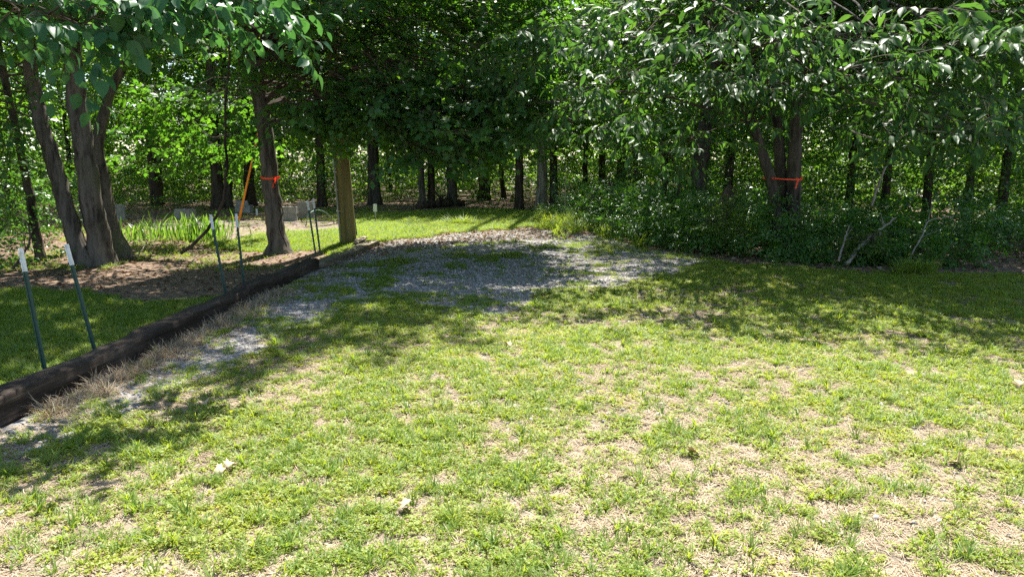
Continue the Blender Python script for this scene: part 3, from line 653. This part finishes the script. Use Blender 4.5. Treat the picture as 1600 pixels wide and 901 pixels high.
# ------------------------------------------------------------------ utility pole
b = G(546, 381, -.04); y = b[1]; rng = np.random.RandomState(3)
o = thing('utility_pole', 'thick yellow-green wooden utility pole behind the end of the timbers', 'utility pole', b)
top = Q(517, 42, y); d = (top - b) / (top[2] - b[2]); pts = spline([d * z for z in (-.4, 0, 2, 4, 6, 8.5)], 50)
v, f = tube_arr(pts, np.linspace(.165, .118, 50), 28, True, .012, rng); obj('pole_shaft', new_mesh('pole_shaft', v, f, None, True), M['pole_wood'], o)
m = MB(); m.tube([d * z + [-.165 + .004 * z, -.07, 0] for z in (-.2, .6, 1.2, 1.9)], .02, 10); c_ = obj('conduit', m.mesh('conduit', True), M['grey_pvc'], o)
for z in (.7, 1.5):
    m = MB(); m.box(d * z + [-.15, -.06, 0], (.09, .06, .02)); obj('strap', m.mesh('strap'), M['metal'], o)
m = MB(); m.box(d * 1.93 + [-.06, -.148, 0], (.035, .006, .05)); obj('tag_plate', m.mesh('tag_plate'), M['metal'], o)

# ------------------------------------------------------------------ orange ribbon tied round the maple, orange rod
y = MAPLE_B[1]; c = Q(422, 278, y)
def ribbon(c, r, label, tail, hw=.02):
    o = thing('flagging_ribbon', label, 'ribbon', c)
    n = 28; v = []; f = []
    for i in range(n):
        a = 2 * math.pi * i / n; q = r * (1 + .03 * math.sin(5 * a)); dz = .012 * math.sin(a * 2 + 1)
        v += [(q * math.cos(a), q * math.sin(a), dz - hw), (q * math.cos(a), q * math.sin(a), dz + hw)]
    for i in range(n): k = (i + 1) % n; f.append((2 * i, 2 * k, 2 * k + 1, 2 * i + 1))
    me = new_mesh('band', v, f); ob = obj('band', me, M['flag'], o); mo = ob.modifiers.new('t', 'SOLIDIFY'); mo.thickness = .002
    v = []; f = []
    for i in range(6):
        t = i / 5; v += [(tail[0] + .015 * math.sin(5 * t), -r * .75 - .03 * t, .02 - .2 * t), (tail[0] + .04 + .02 * math.sin(5 * t + .6), -r * .72 - .02 * t, .015 - .19 * t)]
        if i: f.append((2 * i - 2, 2 * i - 1, 2 * i + 1, 2 * i))
    ob = obj('loose_end', new_mesh('loose_end', v, f), M['flag'], o); mo = ob.modifiers.new('t', 'SOLIDIFY'); mo.thickness = .002
ribbon(c, 14.5 * PXM(y), 'bright orange ribbon tied round the maple trunk', (.1, 0))
ribbon(Q(1224, 279, 14.3), .36, 'orange ribbon round the leaning trunks of the overhanging tree', (.14, 0), .012)
b = G(373, 346); y = b[1]; T = Q(404, 205, y) - b
o = thing('orange_rod', 'leaning yellow-orange rod with a cross handle behind the middle fence posts', 'rod', b)
m = MB(); m.tube([T * t for t in (-.04, .3, .6, 1.0)], [.036, .03, .026, .02], 10); obj('shaft', m.mesh('shaft', True), M['orange'], o)
q = Q(360, 340, y) - b; m = MB(); m.tube([q, (Q(376, 340, y) - b)], .022, 8); obj('cross_handle', m.mesh('cross_handle', True), M['orange'], o)
m = MB(); m.tube([T * .97, T * 1.04, T * 1.1], [.03, .045, .02], 8); obj('tip', m.mesh('tip', True), M['orange'], o)

# vines, bare branches and sticks
def stick(name, label, pts, r0, r1, mat, cat, n=7, seed=0, m=26, side=0):
    rng = np.random.RandomState(seed); pts = np.asarray(pts, float); b = pts[0].copy(); pa = spline(pts, m) - b
    pa[1:-1] += rng.normal(size=(m - 2, 3)) * r0 * .25
    if not side:
        v, f = tube_arr(pa, np.linspace(r0, r1, m), n, True, .08, rng); return tag(obj(name, new_mesh(name, v, f, None, True), M[mat], None, b), label, cat)
    o = thing(name, label, cat, b); v, f = tube_arr(pa, np.linspace(r0, r1, m), n, True, .08, rng); obj('stem', new_mesh('stem', v, f, None, True), M[mat], o)
    for i in range(side):
        k = rng.randint(m // 4, m - 3); d = norm(pa[k + 1] - pa[k]); a = norm(d * .7 + rng.normal(size=3) * .6 + [0, 0, .25]); L = rng.uniform(.15, .4) * np.linalg.norm(pa[-1])
        s_ = np.array([pa[k], pa[k] + a * L * .5 + rng.normal(size=3) * .03 * L, pa[k] + a * L + rng.normal(size=3) * .08 * L]); rk = (r0 + (r1 - r0) * k / m) * .55
        v, f = tube_arr(spline(s_, 7), np.linspace(rk, rk * .3, 7), 5, True, .05, rng); obj('side_branch', new_mesh('side_branch', v, f, None, True), M[mat], o)
    return o
yv = 13.2
stick('hanging_vine', 'long dark vine hanging from the maple canopy and curving down towards the iris', [Q(282, 396, 13.0), Q(318, 366, 13.1), Q(345, 322, yv), Q(354, 270, yv), Q(352, 190, yv), Q(357, 95, yv), Q(360, 0, yv)], .03, .016, 'bark_dark', 'vine', seed=4)
stick('climbing_vine', 'thin dark vine climbing the ribboned maple trunk', [Q(448, 385, MAPLE_B[1] - .28), Q(436, 352, MAPLE_B[1] - .24), Q(442, 330, MAPLE_B[1] - .23), Q(430, 305, MAPLE_B[1] - .22), Q(428, 280, MAPLE_B[1] - .21)], .012, .008, 'bark_dark', 'vine', seed=5)
stick('bare_stick', 'pale bare stick leaning up out of the thicket', [Q(1362, 322, 12.6), Q(1372, 290, 12.6), Q(1384, 262, 12.6), Q(1396, 238, 12.6)], .022, .012, 'dead_wood', 'stick', seed=6, side=2)
stick('dead_branch', 'grey dead branch lying in the front of the thicket', [Q(1322, 412, 11.6), Q(1345, 384, 11.8), Q(1370, 362, 12.0), Q(1400, 340, 12.2)], .035, .012, 'dead_wood', 'branch', seed=7, side=6)
stick('dead_branch', 'thin dry stem standing in the front of the thicket left of the grey dead branch', [Q(1310, 408, 11.5), Q(1318, 380, 11.6), Q(1327, 352, 11.7)], .018, .008, 'dead_wood', 'branch', seed=8, side=2)
stick('dead_branch', 'arching dry branch right of the grey dead branch', [Q(1420, 405, 11.6), Q(1440, 370, 11.8), Q(1452, 345, 12), Q(1490, 338, 12.2)], .014, .006, 'dead_wood', 'branch', seed=9, side=4)
stick('dead_branch', 'bare twiggy branch hanging among the leaves at the upper right', [Q(1330, 205, 9.4), Q(1390, 222, 9.3), Q(1430, 205, 9.2), Q(1500, 208, 9.1), Q(1560, 205, 9.0)], .012, .005, 'dead_wood', 'branch', seed=10, side=6)
stick('bare_stick', 'thin crooked stem left of the big leaning trunk', [Q(1052, 330, 16.5), Q(1062, 280, 16.5), Q(1046, 240, 16.5), Q(1030, 220, 16.5)], .03, .012, 'bark_dark', 'stick', seed=11, side=3)
stick('marker_stake', 'thin bare stake standing in the tall grass at the far drive edge', [G(883, 352), Q(884, 300, G(883, 352)[1]), Q(884, 258, G(883, 352)[1])], .018, .015, 'dead_wood', 'stake', seed=12)
stick('dead_branch', 'bent bare branches in the dark bushes at the left edge', [Q(20, 420, 11.5), Q(45, 380, 11.7), Q(40, 345, 11.8), Q(5, 352, 11.9)], .02, .008, 'twig', 'branch', seed=13, side=8)
stick('fallen_twig', 'pale twig lying on the leaf litter below the multi-stemmed tree', [G(190, 398, -.1) + [0, 0, .03], G(215, 405, -.1) + [0, 0, .1], G(236, 388, -.1) + [0, 0, .2]], .014, .006, 'dead_wood', 'twig', seed=14, side=3)

# fallen log, broken stump
b = G(655, 328); e = G(722, 322)
stick('fallen_log', 'dark fallen log lying on the far side of the lawn', [b + [0, 0, .12], (b + e) / 2 + [0, 0, .16], e + [0, 0, .14]], .15, .12, 'bark_dark', 'log', n=12, seed=15, side=5)
b = G(955, 345); y = b[1]; rng = np.random.RandomState(9); hgt = Q(955, 288, y)[2]
m_ = 14; pa = np.array([(.02 * math.sin(t * 4), 0, -.2 + (hgt + .2) * t) for t in np.linspace(0, 1, m_)]); v, f = tube_arr(pa, np.linspace(.24, .17, m_), 16, True, .12, rng)
v[-16:, 2] += rng.uniform(-.22, .12, 16); tag(obj('tree_stump', new_mesh('tree_stump', v, f, None, True), M['bark_dark'], None, b), 'dark broken tree stump standing among the bushes right of the grassy opening', 'stump')

# ------------------------------------------------------------------ concrete blocks, markers, hose
def block(label, p, rz=0, dark=False, d=(.4, .2, .2)):
    w, t, h = d; m = MB(); th = .035
    for s in (-1, 1): m.box((0, s * (t / 2 - th / 2), h / 2), (w, th, h))
    for x in (-w / 2 + th / 2, 0, w / 2 - th / 2): m.box((x, 0, h / 2), (th, t - 2 * th - .002, h - .004))
    return tag(obj('concrete_block', m.mesh('concrete_block'), M['concrete'], None, p, (0, 0, rz)), label, 'concrete block', 'concrete blocks left in the clearing')
b = G(453, 346); k = PXM(b[1])
block('lower grey concrete block right of the ribboned maple', b, .15, d=(.42, .3, .22)); block('grey concrete block stacked on the lower one right of the maple', b + [.02, .01, .221], .1, d=(.4, .3, .2))
block('concrete block set behind the stacked pair right of the maple', b + [.32, .55, 0], .2, d=(.44, .3, .52))
b = G(382, 333); block('concrete block behind the orange rod', b, -.1, d=(.5, .25, .26)); block('small concrete block on top of the one behind the orange rod', b + [-.06, 0, .261], .2, d=(.36, .22, .14))
b = G(181, 345); block('tall weathered concrete block behind the multi-stemmed tree', b, .4, d=(.5, .35, .45))
b = G(290, 343); block('low dark concrete block between the two clumps of iris', b, -.3, d=(.5, .3, .3))
def marker(px, py, top, label, w=.06, plate=None):
    b = G(px, py); y = b[1]; T = Q(px, top, y); h = T[2] - b[2]
    o = thing('marker_stake', label, 'stake', b); m = MB(); m.tube([(0, 0, -.1), (0, 0, h * .5), (0, 0, h)], w / 4, 6); obj('stake', m.mesh('stake', True), M['metal'], o)
    m = MB(); pw, ph = plate or (w, .1); m.box((0, -w / 4 - .004, h - ph / 2), (pw, .008, ph)); obj('plate', m.mesh('plate'), M['post_white'], o)
marker(587, 349, 319, 'small white topped marker stake right of the utility pole', .06, (.1, .2))
marker(402, 338, 326, 'short white marker stake between the orange rod and the maple', .07, (.06, .2))
marker(696, 322, 270, 'thin pale post deep among the trees above the fallen log', .05, (.05, .3))
pts = [G(478, 352), Q(482, 336, 19), Q(495, 328, 19.2), Q(512, 334, 19.2), G(523, 350)]
stick('garden_hose', 'pale green hose arching behind the far pair of posts', pts, .014, .014, 'hose', 'hose', seed=2, m=24)

# ------------------------------------------------------------------ iris clumps
BL = strip_leaf([.02, .024, .026, .025, .021, .013, .0], [0, .2, .4, .6, .78, .92, 1.], .25, 0)
def bent(d):
    v = BL[0].copy(); y = v[:, 1].copy(); v[:, 2] -= d * y ** 2.4; v[:, 1] = y - .35 * d * y ** 3; return v
IR = [new_mesh('blade', bent(d), BL[1], np.full(len(BL[0]), j * .22)) for j, d in enumerate((.06, .2, .4, .65))]
def iris(label, px, py, w, n, h, seed):
    rng = np.random.RandomState(seed); b = G(px, py); o = thing('iris_plant', label, 'iris plant', b, 'iris clumps')
    for i in range(n):
        x = rng.normal() * w * .28; yy = rng.normal() * .22; a = rng.uniform(0, 6.28)
        lean = rng.uniform(.05, .45)
        d = np.array([x * .5 + lean * math.cos(a), yy * .5 + lean * math.sin(a), 1.]); d = norm(d); u = norm(np.array([-d[0], -d[1], .3 + rng.rand()]) * -1 + rng.normal(size=3) * .2)
        r = norm(np.cross(d, u)); uu = np.cross(r, d)
        obj('blade', IR[rng.randint(4)], M['iris'], o, (x, yy, gz(b[0] + x, b[1] + yy) - b[2] - .02), Matrix((r, d, uu)).transposed().to_euler(), h * rng.uniform(.6, 1.15))
iris('bright sunlit clump of iris leaves right of the multi-stemmed tree', 216, 374, 1.7, 170, .46, 1)
iris('darker clump of upright iris leaves behind the middle fence posts', 312, 374, 1.6, 170, .62, 2)

# young saplings in the thicket
def sapling(label, px, py, h, w, seed, mat='leaf_young'):
    b = G(px, py); tree('sapling', label, [([b, b + [.03, 0, h * .5], b + [.05, .02, h]], .012, .005)], [(b + [0, 0, h * .6], (w, w, h * .42), 16)], 'far', .07, 'twig', 'saplings at the wood edge', seed, spray=.3, per=4, nlimb=2, twigs=True, mat=mat, sig=.1, nseg=6, cat='sapling', flare=1)
sapling('bright yellow-green sapling in the thicket below the overhanging tree', 1130, 398, 1.25, .38, 31)
sapling('small bright sapling beside the pale stake at the far drive edge', 930, 352, 1.0, .35, 32)
sapling('feathery green sapling behind the broken stump', 990, 335, 1.4, .5, 33)
sapling('low bright seedling in front of the thicket at the right', 1360, 415, .55, .22, 34)

# ------------------------------------------------------------------ ground cover, scattered
LIB = {}
def library(name, meshes, mats):
    col = bpy.data.collections.new(name)
    for i, (me, mt) in enumerate(zip(meshes, mats)):
        me.materials.append(M[mt]); o = bpy.data.objects.new('%s_%02d' % (name, i), me); col.objects.link(o)
    LIB[name] = col; return col
def scatter(name, label, cat, col, p, rot, scl, idx):
    me = bpy.data.meshes.new(name); me.vertices.add(len(p)); me.vertices.foreach_set('co', np.asarray(p, np.float32).ravel())
    a = me.attributes.new('rot', 'FLOAT_VECTOR', 'POINT'); a.data.foreach_set('vector', np.asarray(rot, np.float32).ravel())
    a = me.attributes.new('scl', 'FLOAT', 'POINT'); a.data.foreach_set('value', np.asarray(scl, np.float32))
    a = me.attributes.new('idx', 'INT', 'POINT'); a.data.foreach_set('value', np.asarray(idx, np.int32))
    o = bpy.data.objects.new(name, me); C.objects.link(o); tag(o, label, cat, None, 'stuff')
    g = bpy.data.node_groups.new(name, 'GeometryNodeTree'); g.interface.new_socket('Geometry', in_out='INPUT', socket_type='NodeSocketGeometry'); g.interface.new_socket('Geometry', in_out='OUTPUT', socket_type='NodeSocketGeometry')
    n = g.nodes; l = g.links; gi = n.new('NodeGroupInput'); go = n.new('NodeGroupOutput')
    ci = n.new('GeometryNodeCollectionInfo'); ci.inputs['Collection'].default_value = col; ci.inputs['Separate Children'].default_value = True; ci.inputs['Reset Children'].default_value = True
    ip = n.new('GeometryNodeInstanceOnPoints'); ip.inputs['Pick Instance'].default_value = True
    def na(nm, ty):
        q = n.new('GeometryNodeInputNamedAttribute'); q.data_type = ty; q.inputs[0].default_value = nm; return q.outputs['Attribute']
    l.new(gi.outputs[0], ip.inputs['Points']); l.new(ci.outputs[0], ip.inputs['Instance']); l.new(na('idx', 'INT'), ip.inputs['Instance Index'])
    e = n.new('FunctionNodeEulerToRotation'); l.new(na('rot', 'FLOAT_VECTOR'), e.inputs[0]); l.new(e.outputs[0], ip.inputs['Rotation']); l.new(na('scl', 'FLOAT'), ip.inputs['Scale'])
    l.new(ip.outputs[0], go.inputs[0]); mo = o.modifiers.new('scatter', 'NODES'); mo.node_group = g
    return o
rng = np.random.RandomState(123)
def blade_tuft(n, rad, h0, h1, w, lean, flat=False):
    bl = strip_leaf([w, w, w * .75, 0], [0, .35, .7, 1.], .3, 0)
    vs, fs, vv = [], [], []; k = len(bl[0])
    for i in range(n):
        h = rng.uniform(h0, h1); a = rng.uniform(0, 6.28); r = rad * math.sqrt(rng.rand()); le = rng.uniform(.1, lean)
        v = bl[0].copy(); v[:, 1] *= h; y = v[:, 1].copy(); v[:, 2] -= .35 * y * y / h * (1 + rng.rand())
        if flat: e = rng.uniform(.02, .3)
        else: e = math.pi / 2 - le
        R = np.array(Euler((e, 0, a)).to_matrix()); v = v @ R.T
        v[:, :2] += [r * math.cos(a + rng.normal()), r * math.sin(a + rng.normal())]; v[:, 2] += .004 if flat else 0; v[:, 2] = np.maximum(v[:, 2], .001)
        vs.append(v); fs.append(bl[1] + i * k); vv.append(np.full(k, rng.rand()))
    return new_mesh('tuft', np.concatenate(vs), np.concatenate(fs), np.concatenate(vv))
OB = (np.array([(0, 0, 0), (.42, .45, .1), (.36, .85, .02), (0, 1, -.05), (-.36, .85, .02), (-.42, .45, .1)], float), np.array([(0, 1, 2, 3), (0, 3, 4, 5)]))
def clover_tuft(n, rad, h0, h1, sz):
    p = []; f = []; u = []; s = []
    for i in range(n // 3):
        a = rng.uniform(0, 6.28); r = rad * math.sqrt(rng.rand()); c = np.array([r * math.cos(a), r * math.sin(a), rng.uniform(h0, h1) * (1.1 - .5 * r / rad)])
        a0 = rng.uniform(0, 6.28); tilt = rng.normal(size=2) * .35
        for j in range(3):
            q = a0 + j * 2.094 + rng.normal() * .2; d = np.array([math.cos(q), math.sin(q), 0]); d[2] = d[:2] @ tilt - .05
            p.append(c); f.append(d); u.append([-tilt[0], -tilt[1], 1]); s.append(sz * rng.uniform(.6, 1.3))
    p, f, u, s = map(np.array, (p, f, u, s)); return leaf_mesh('clover', OB, p, f, norm(u), s, rng)
meshes = [clover_tuft(66, .055, .006, .03, .0098) for _ in range(4)] + [blade_tuft(30, .05, .03, .075, .0022, .75) for _ in range(4)] + \
         [blade_tuft(14, .02, .06, .12, .0034, .9) for _ in range(2)] + [blade_tuft(34, .07, .03, .08, .0016, .9, True) for _ in range(3)] + [blade_tuft(22, .04, .07, .15, .0026, .7) for _ in range(2)]
mats = ['clover'] * 4 + ['grass'] * 6 + ['straw'] * 3 + ['grass'] * 2
library('ground_cover', meshes, mats)
def frustum_pts(n, y0, y1, xl=None, xr=None, pad=.3, pw=2.0):
    y = np.sqrt(rng.uniform(y0 ** pw, y1 ** pw, n)) if pw == 2 else y0 * (y1 / y0) ** rng.rand(n)
    hw = y * .72 + pad; x = rng.uniform(-1, 1, n) * hw
    return x, y
gpx = np.array(GRAVEL)
def in_g(x, y, poly, jit=.7):
    c = np.stack([x, y], 1) + (np.stack([fbm(x * 2.2, y * 2.2), fbm(x * 2.2 + 50, y * 2.2 + 31)], 1) - .5) * jit
    return inside(c, poly)
def emit(x, y, kind, lo, hi, scl, name, label, cat):
    n = len(x); z = gz(x, y) + .002
    rot = np.stack([rng.normal(size=n) * .08, rng.normal(size=n) * .08, rng.uniform(0, 6.28, n)], 1)
    return scatter(name, label, cat, LIB['ground_cover'], np.stack([x, y, z], 1), rot, scl, rng.randint(lo, hi, n))
def lawn_mask(x, y):
    g = in_g(x, y, GRAVEL); fr = in_g(x, y, FOREST_R, .8) | in_g(x, y, FOREST_L, .8) | in_g(x, y, LITTER, .5) | in_g(x, y, DIRT, .5)
    tim = (np.abs(x - timber_x(y)) < .14) & (y < 15.6)
    return g, fr, tim
# near lawn
x, y = frustum_pts(120000, 2.6, 17.5); g, fr, tim = lawn_mask(x, y)
left = x < timber_x(y) - .12
dens = fbm(x * 2.1, y * 2.1, 4); fine = fbm(x * 9 + 30, y * 9, 2)
dry = sstep(.46, .64, fbm(x * .9 + 12, y * .9 + 5, 3) + .1 * sstep(5, 3.2, y)) * (1 - sstep(6.5, 8, y) * sstep(2, 3.5, x))
strip = sstep(.5, 0, x - timber_x(y)) * (~left)                      # bare strip along the timbers
ok = ~fr & ~tim
keep = ok & (rng.rand(len(x)) < np.where(g, .03 + .38 * sstep(.54, .68, dens), np.where(left, 1.0, sstep(.22, .58, dens * .45 + fine * .55) * (1 - .6 * dry)) * (1 - .92 * strip)))
kk = rng.rand(len(x)); pg = np.where(left | g, .8, .36)
a = keep & (kk > pg); emit(x[a], y[a], 0, 0, 4, rng.uniform(.7, 1.35, a.sum()), 'lawn_clover', 'low clover and weeds covering the sunny lawn', 'clover')
a = keep & (kk <= pg) & ~left; emit(x[a], y[a], 0, 4, 8, rng.uniform(.6, 1.25, a.sum()), 'lawn_grass', 'short patchy grass of the sunny lawn', 'grass')
a = keep & (kk <= pg) & left; emit(x[a], y[a], 0, 4, 8, rng.uniform(.9, 1.6, a.sum()), 'shaded_grass', 'shaded green grass beyond the timbers at the left', 'grass')
a = ok & ~g & ~left & (rng.rand(len(x)) < .035); emit(x[a], y[a], 0, 8, 10, rng.uniform(.6, 1.1, a.sum()), 'coarse_grass', 'scattered coarse grass tufts in the lawn', 'grass')
x, y = frustum_pts(46000, 2.6, 13); g, fr, tim = lawn_mask(x, y); left = x < timber_x(y) - .12
strip = (x - timber_x(y) < .55) & ~left
keep = ~fr & ~tim & ~left & (rng.rand(len(x)) < np.where(strip, .9, np.where(g, .12, .35 + .55 * sstep(.42, .6, fbm(x * .9 + 12, y * .9 + 5, 3)))))
emit(x[keep], y[keep], 0, 10, 13, rng.uniform(.7, 1.3, keep.sum()), 'dry_grass', 'dry straw and dead grass between the green patches', 'dry grass')
# tan dead grass standing along the timbers
yy = rng.uniform(4.6, 9.5, 420); xx = timber_x(yy) + .13 + np.abs(rng.normal(size=420)) * .12
o = scatter('dead_grass', 'dry dead grass along the foot of the timbers', 'dry grass', library('dead_tufts', [blade_tuft(26, .04, .05, .13, .002, 1.2) for _ in range(3)], ['straw'] * 3),
            np.stack([xx, yy, gz(xx, yy)], 1), np.stack([rng.normal(size=420) * .3, rng.normal(size=420) * .3, rng.uniform(0, 6.28, 420)], 1), rng.uniform(.6, 1.2, 420), rng.randint(0, 3, 420))
# far lawn and grassy opening
n = 26000; x = rng.uniform(-6, 4.5, n); y = rng.uniform(15.5, 30, n); g, fr, tim = lawn_mask(x, y); k = ~fr & ~g & (x < 3.2 - (y - 17) * .05)
emit(x[k], y[k], 0, 4, 8, rng.uniform(1.2, 2.0, k.sum()), 'far_grass', 'bright grass of the small lawn beyond the gravel', 'grass')
n = 900; x = rng.normal(size=n) * 1.1 + 2.0; y = rng.normal(size=n) * 1.6 + 20.5; k = x > .9
emit(x[k], y[k], 0, 13, 15, rng.uniform(2.2, 4.0, k.sum()), 'tall_grass', 'tall grass at the far end of the drive', 'grass')
n = 5000; x = rng.uniform(-13, -2.5, n); y = rng.uniform(12, 26, n); k = in_g(x, y, FOREST_L, .8) & (fbm(x * .8, y * .8) > .5)
emit(x[k], y[k], 0, 4, 8, rng.uniform(1, 1.8, k.sum()), 'sparse_grass', 'sparse grass under the trees left of the drive', 'grass')
for nm, lab, px, py, spx in (('grass_tuft', 'tuft of pale dry grass at the foot of the thicket', 1425, 428, .25), ('grass_tuft', 'tall grass tuft standing up from the far lawn', 722, 352, .35)):
    c = P(px, py); n = 24; x = c[0] + rng.normal(size=n) * spx * .5; y = c[1] + rng.normal(size=n) * spx * .4
    emit(x, y, 0, 13, 15, rng.uniform(1.6, 2.8, n), nm, lab, 'grass')

# gravel stones
def stone(seed):
    r = np.random.RandomState(seed); import bmesh
    bm = bmesh.new(); bmesh.ops.create_icosphere(bm, subdivisions=1, radius=1); v = np.array([q.co[:] for q in bm.verts]); f = np.array([[q.index for q in p_.verts] for p_ in bm.faces]); bm.free()
    v = v * (1 + r.uniform(-.28, .28, (len(v), 1))) * [1, r.uniform(.6, .9), r.uniform(.4, .65)]
    return new_mesh('stone', v, f)
library('stones', [stone(i) for i in range(6)], ['stone'] * 6)
x, y = frustum_pts(120000, 3, 19); g, fr, tim = lawn_mask(x, y); g = in_g(x, y, GRAVEL, .9)
edge = (fbm(x * 1.2 + 80, y * 1.2) > .54) & ~g & (x > timber_x(y) + .1)
k = ~tim & ((g & (rng.rand(len(x)) < .9)) | (edge & (rng.rand(len(x)) < .12) & ~fr)); x, y = x[k], y[k]; n = len(x)
scatter('gravel', 'grey crushed stones of the drive and of bare spots in the lawn', 'gravel', LIB['stones'], np.stack([x, y, gz(x, y) + .008], 1), rng.uniform(-.6, 6.28, (n, 3)) * [.1, .1, 1], np.minimum(rng.gamma(5, .0022, n) + .004, .026), rng.randint(0, 6, n))

# leaf litter
def dry_leaf(seed):
    r = np.random.RandomState(seed); v = OVAL[0].copy(); v[:, 0] *= 1.3; v[:, 2] = .9 * v[:, 0] ** 2 * r.uniform(-1, 2) + .25 * np.sin(v[:, 1] * 3 + r.rand() * 3) + r.normal(size=len(v)) * .04; v[:, 1] -= .5
    return new_mesh('dry_leaf', v, OVAL[1], np.full(len(v), r.rand()))
library('dry_leaves', [dry_leaf(i) for i in range(6)], ['leaf_dead'] * 6)
def litter(x, y, name, label, lo=.05, hi=.11):
    n = len(x); scatter(name, label, 'leaf litter', LIB['dry_leaves'], np.stack([x, y, gz(x, y) + .015], 1), np.stack([rng.normal(size=n) * .35, rng.normal(size=n) * .35, rng.uniform(0, 6.28, n)], 1), rng.uniform(lo, hi, n), rng.randint(0, 6, n))
n = 16000; x = rng.uniform(-13, -1, n); y = rng.uniform(10, 26, n); k = in_g(x, y, FOREST_L, .8); litter(x[k], y[k], 'leaf_litter', 'brown fallen leaves under the trees left of the drive')
n = 14000; x = rng.uniform(.5, 12, n); y = rng.uniform(9.5, 22, n); k = in_g(x, y, FOREST_R, .8); litter(x[k], y[k], 'leaf_litter', 'brown fallen leaves along the foot of the thicket')
n = 9000; x = rng.uniform(-4.5, 3, n); y = rng.uniform(10, 19, n); k = in_g(x, y, LITTER, .5); litter(x[k], y[k], 'leaf_litter', 'dark fallen leaves along the far edge of the gravel', .04, .08)

n = 2600; x = rng.uniform(-10, -2.5, n); y = rng.uniform(14, 23, n); k = in_g(x, y, DIRT, .5); litter(x[k], y[k], 'leaf_litter', 'dry leaves scattered on the bare soil beyond the ribboned maple', .05, .1)
k2 = k & (rng.rand(n) < .5); emit(x[k2] + .05, y[k2], 0, 4, 8, rng.uniform(.8, 1.5, k2.sum()), 'sparse_grass', 'thin grass on the bare soil beyond the ribboned maple', 'grass')
# single pale fallen leaves on the lawn
def fallen(label, px, py, size, seed, rz):
    r = np.random.RandomState(seed); v = MAPLE[0].copy(); v[:, 1] -= .6; v[:, 2] = .5 * v[:, 0] ** 2 + .3 * np.sin(3 * v[:, 1] + r.rand() * 3) + .3 * np.abs(v[:, 0]) * r.uniform(-1, 1.5)
    v[:, 2] -= v[:, 2].min(); p = G(px, py); p[2] += .015
    o = obj('fallen_leaf', new_mesh('fallen_leaf', v, MAPLE[1], np.full(len(v), r.rand())), M['leaf_fallen'], None, p, (r.normal() * .25, r.normal() * .25, rz), size)
    mo = o.modifiers.new('t', 'SOLIDIFY'); mo.thickness = .01; tag(o, label, 'leaf', 'fallen leaves on the lawn')
fallen('pale dry leaf on the lawn in front of the long timber', 320, 637, .075, 1, .4)
fallen('larger curled tan leaf, left one of the touching pair on the lawn', 342, 742, .09, 2, 1.4)
fallen('curled tan leaf, right one of the touching pair on the lawn', 362, 735, .075, 3, -.6)
fallen('brown leaf in a dry patch near the bottom middle of the lawn', 632, 800, .08, 4, 2.2)
fallen('small dark curled leaf in the middle of the sunny lawn', 794, 545, .07, 5, .9)
fallen('pale pointed leaf standing in the grass right of the middle', 1078, 712, .08, 6, .2)
fallen('tan flat leaf on the right side of the sunny lawn', 1500, 727, .085, 7, 2.9)
fallen('pale leaf at the right edge of the sunny lawn', 1594, 610, .08, 8, 1.9)
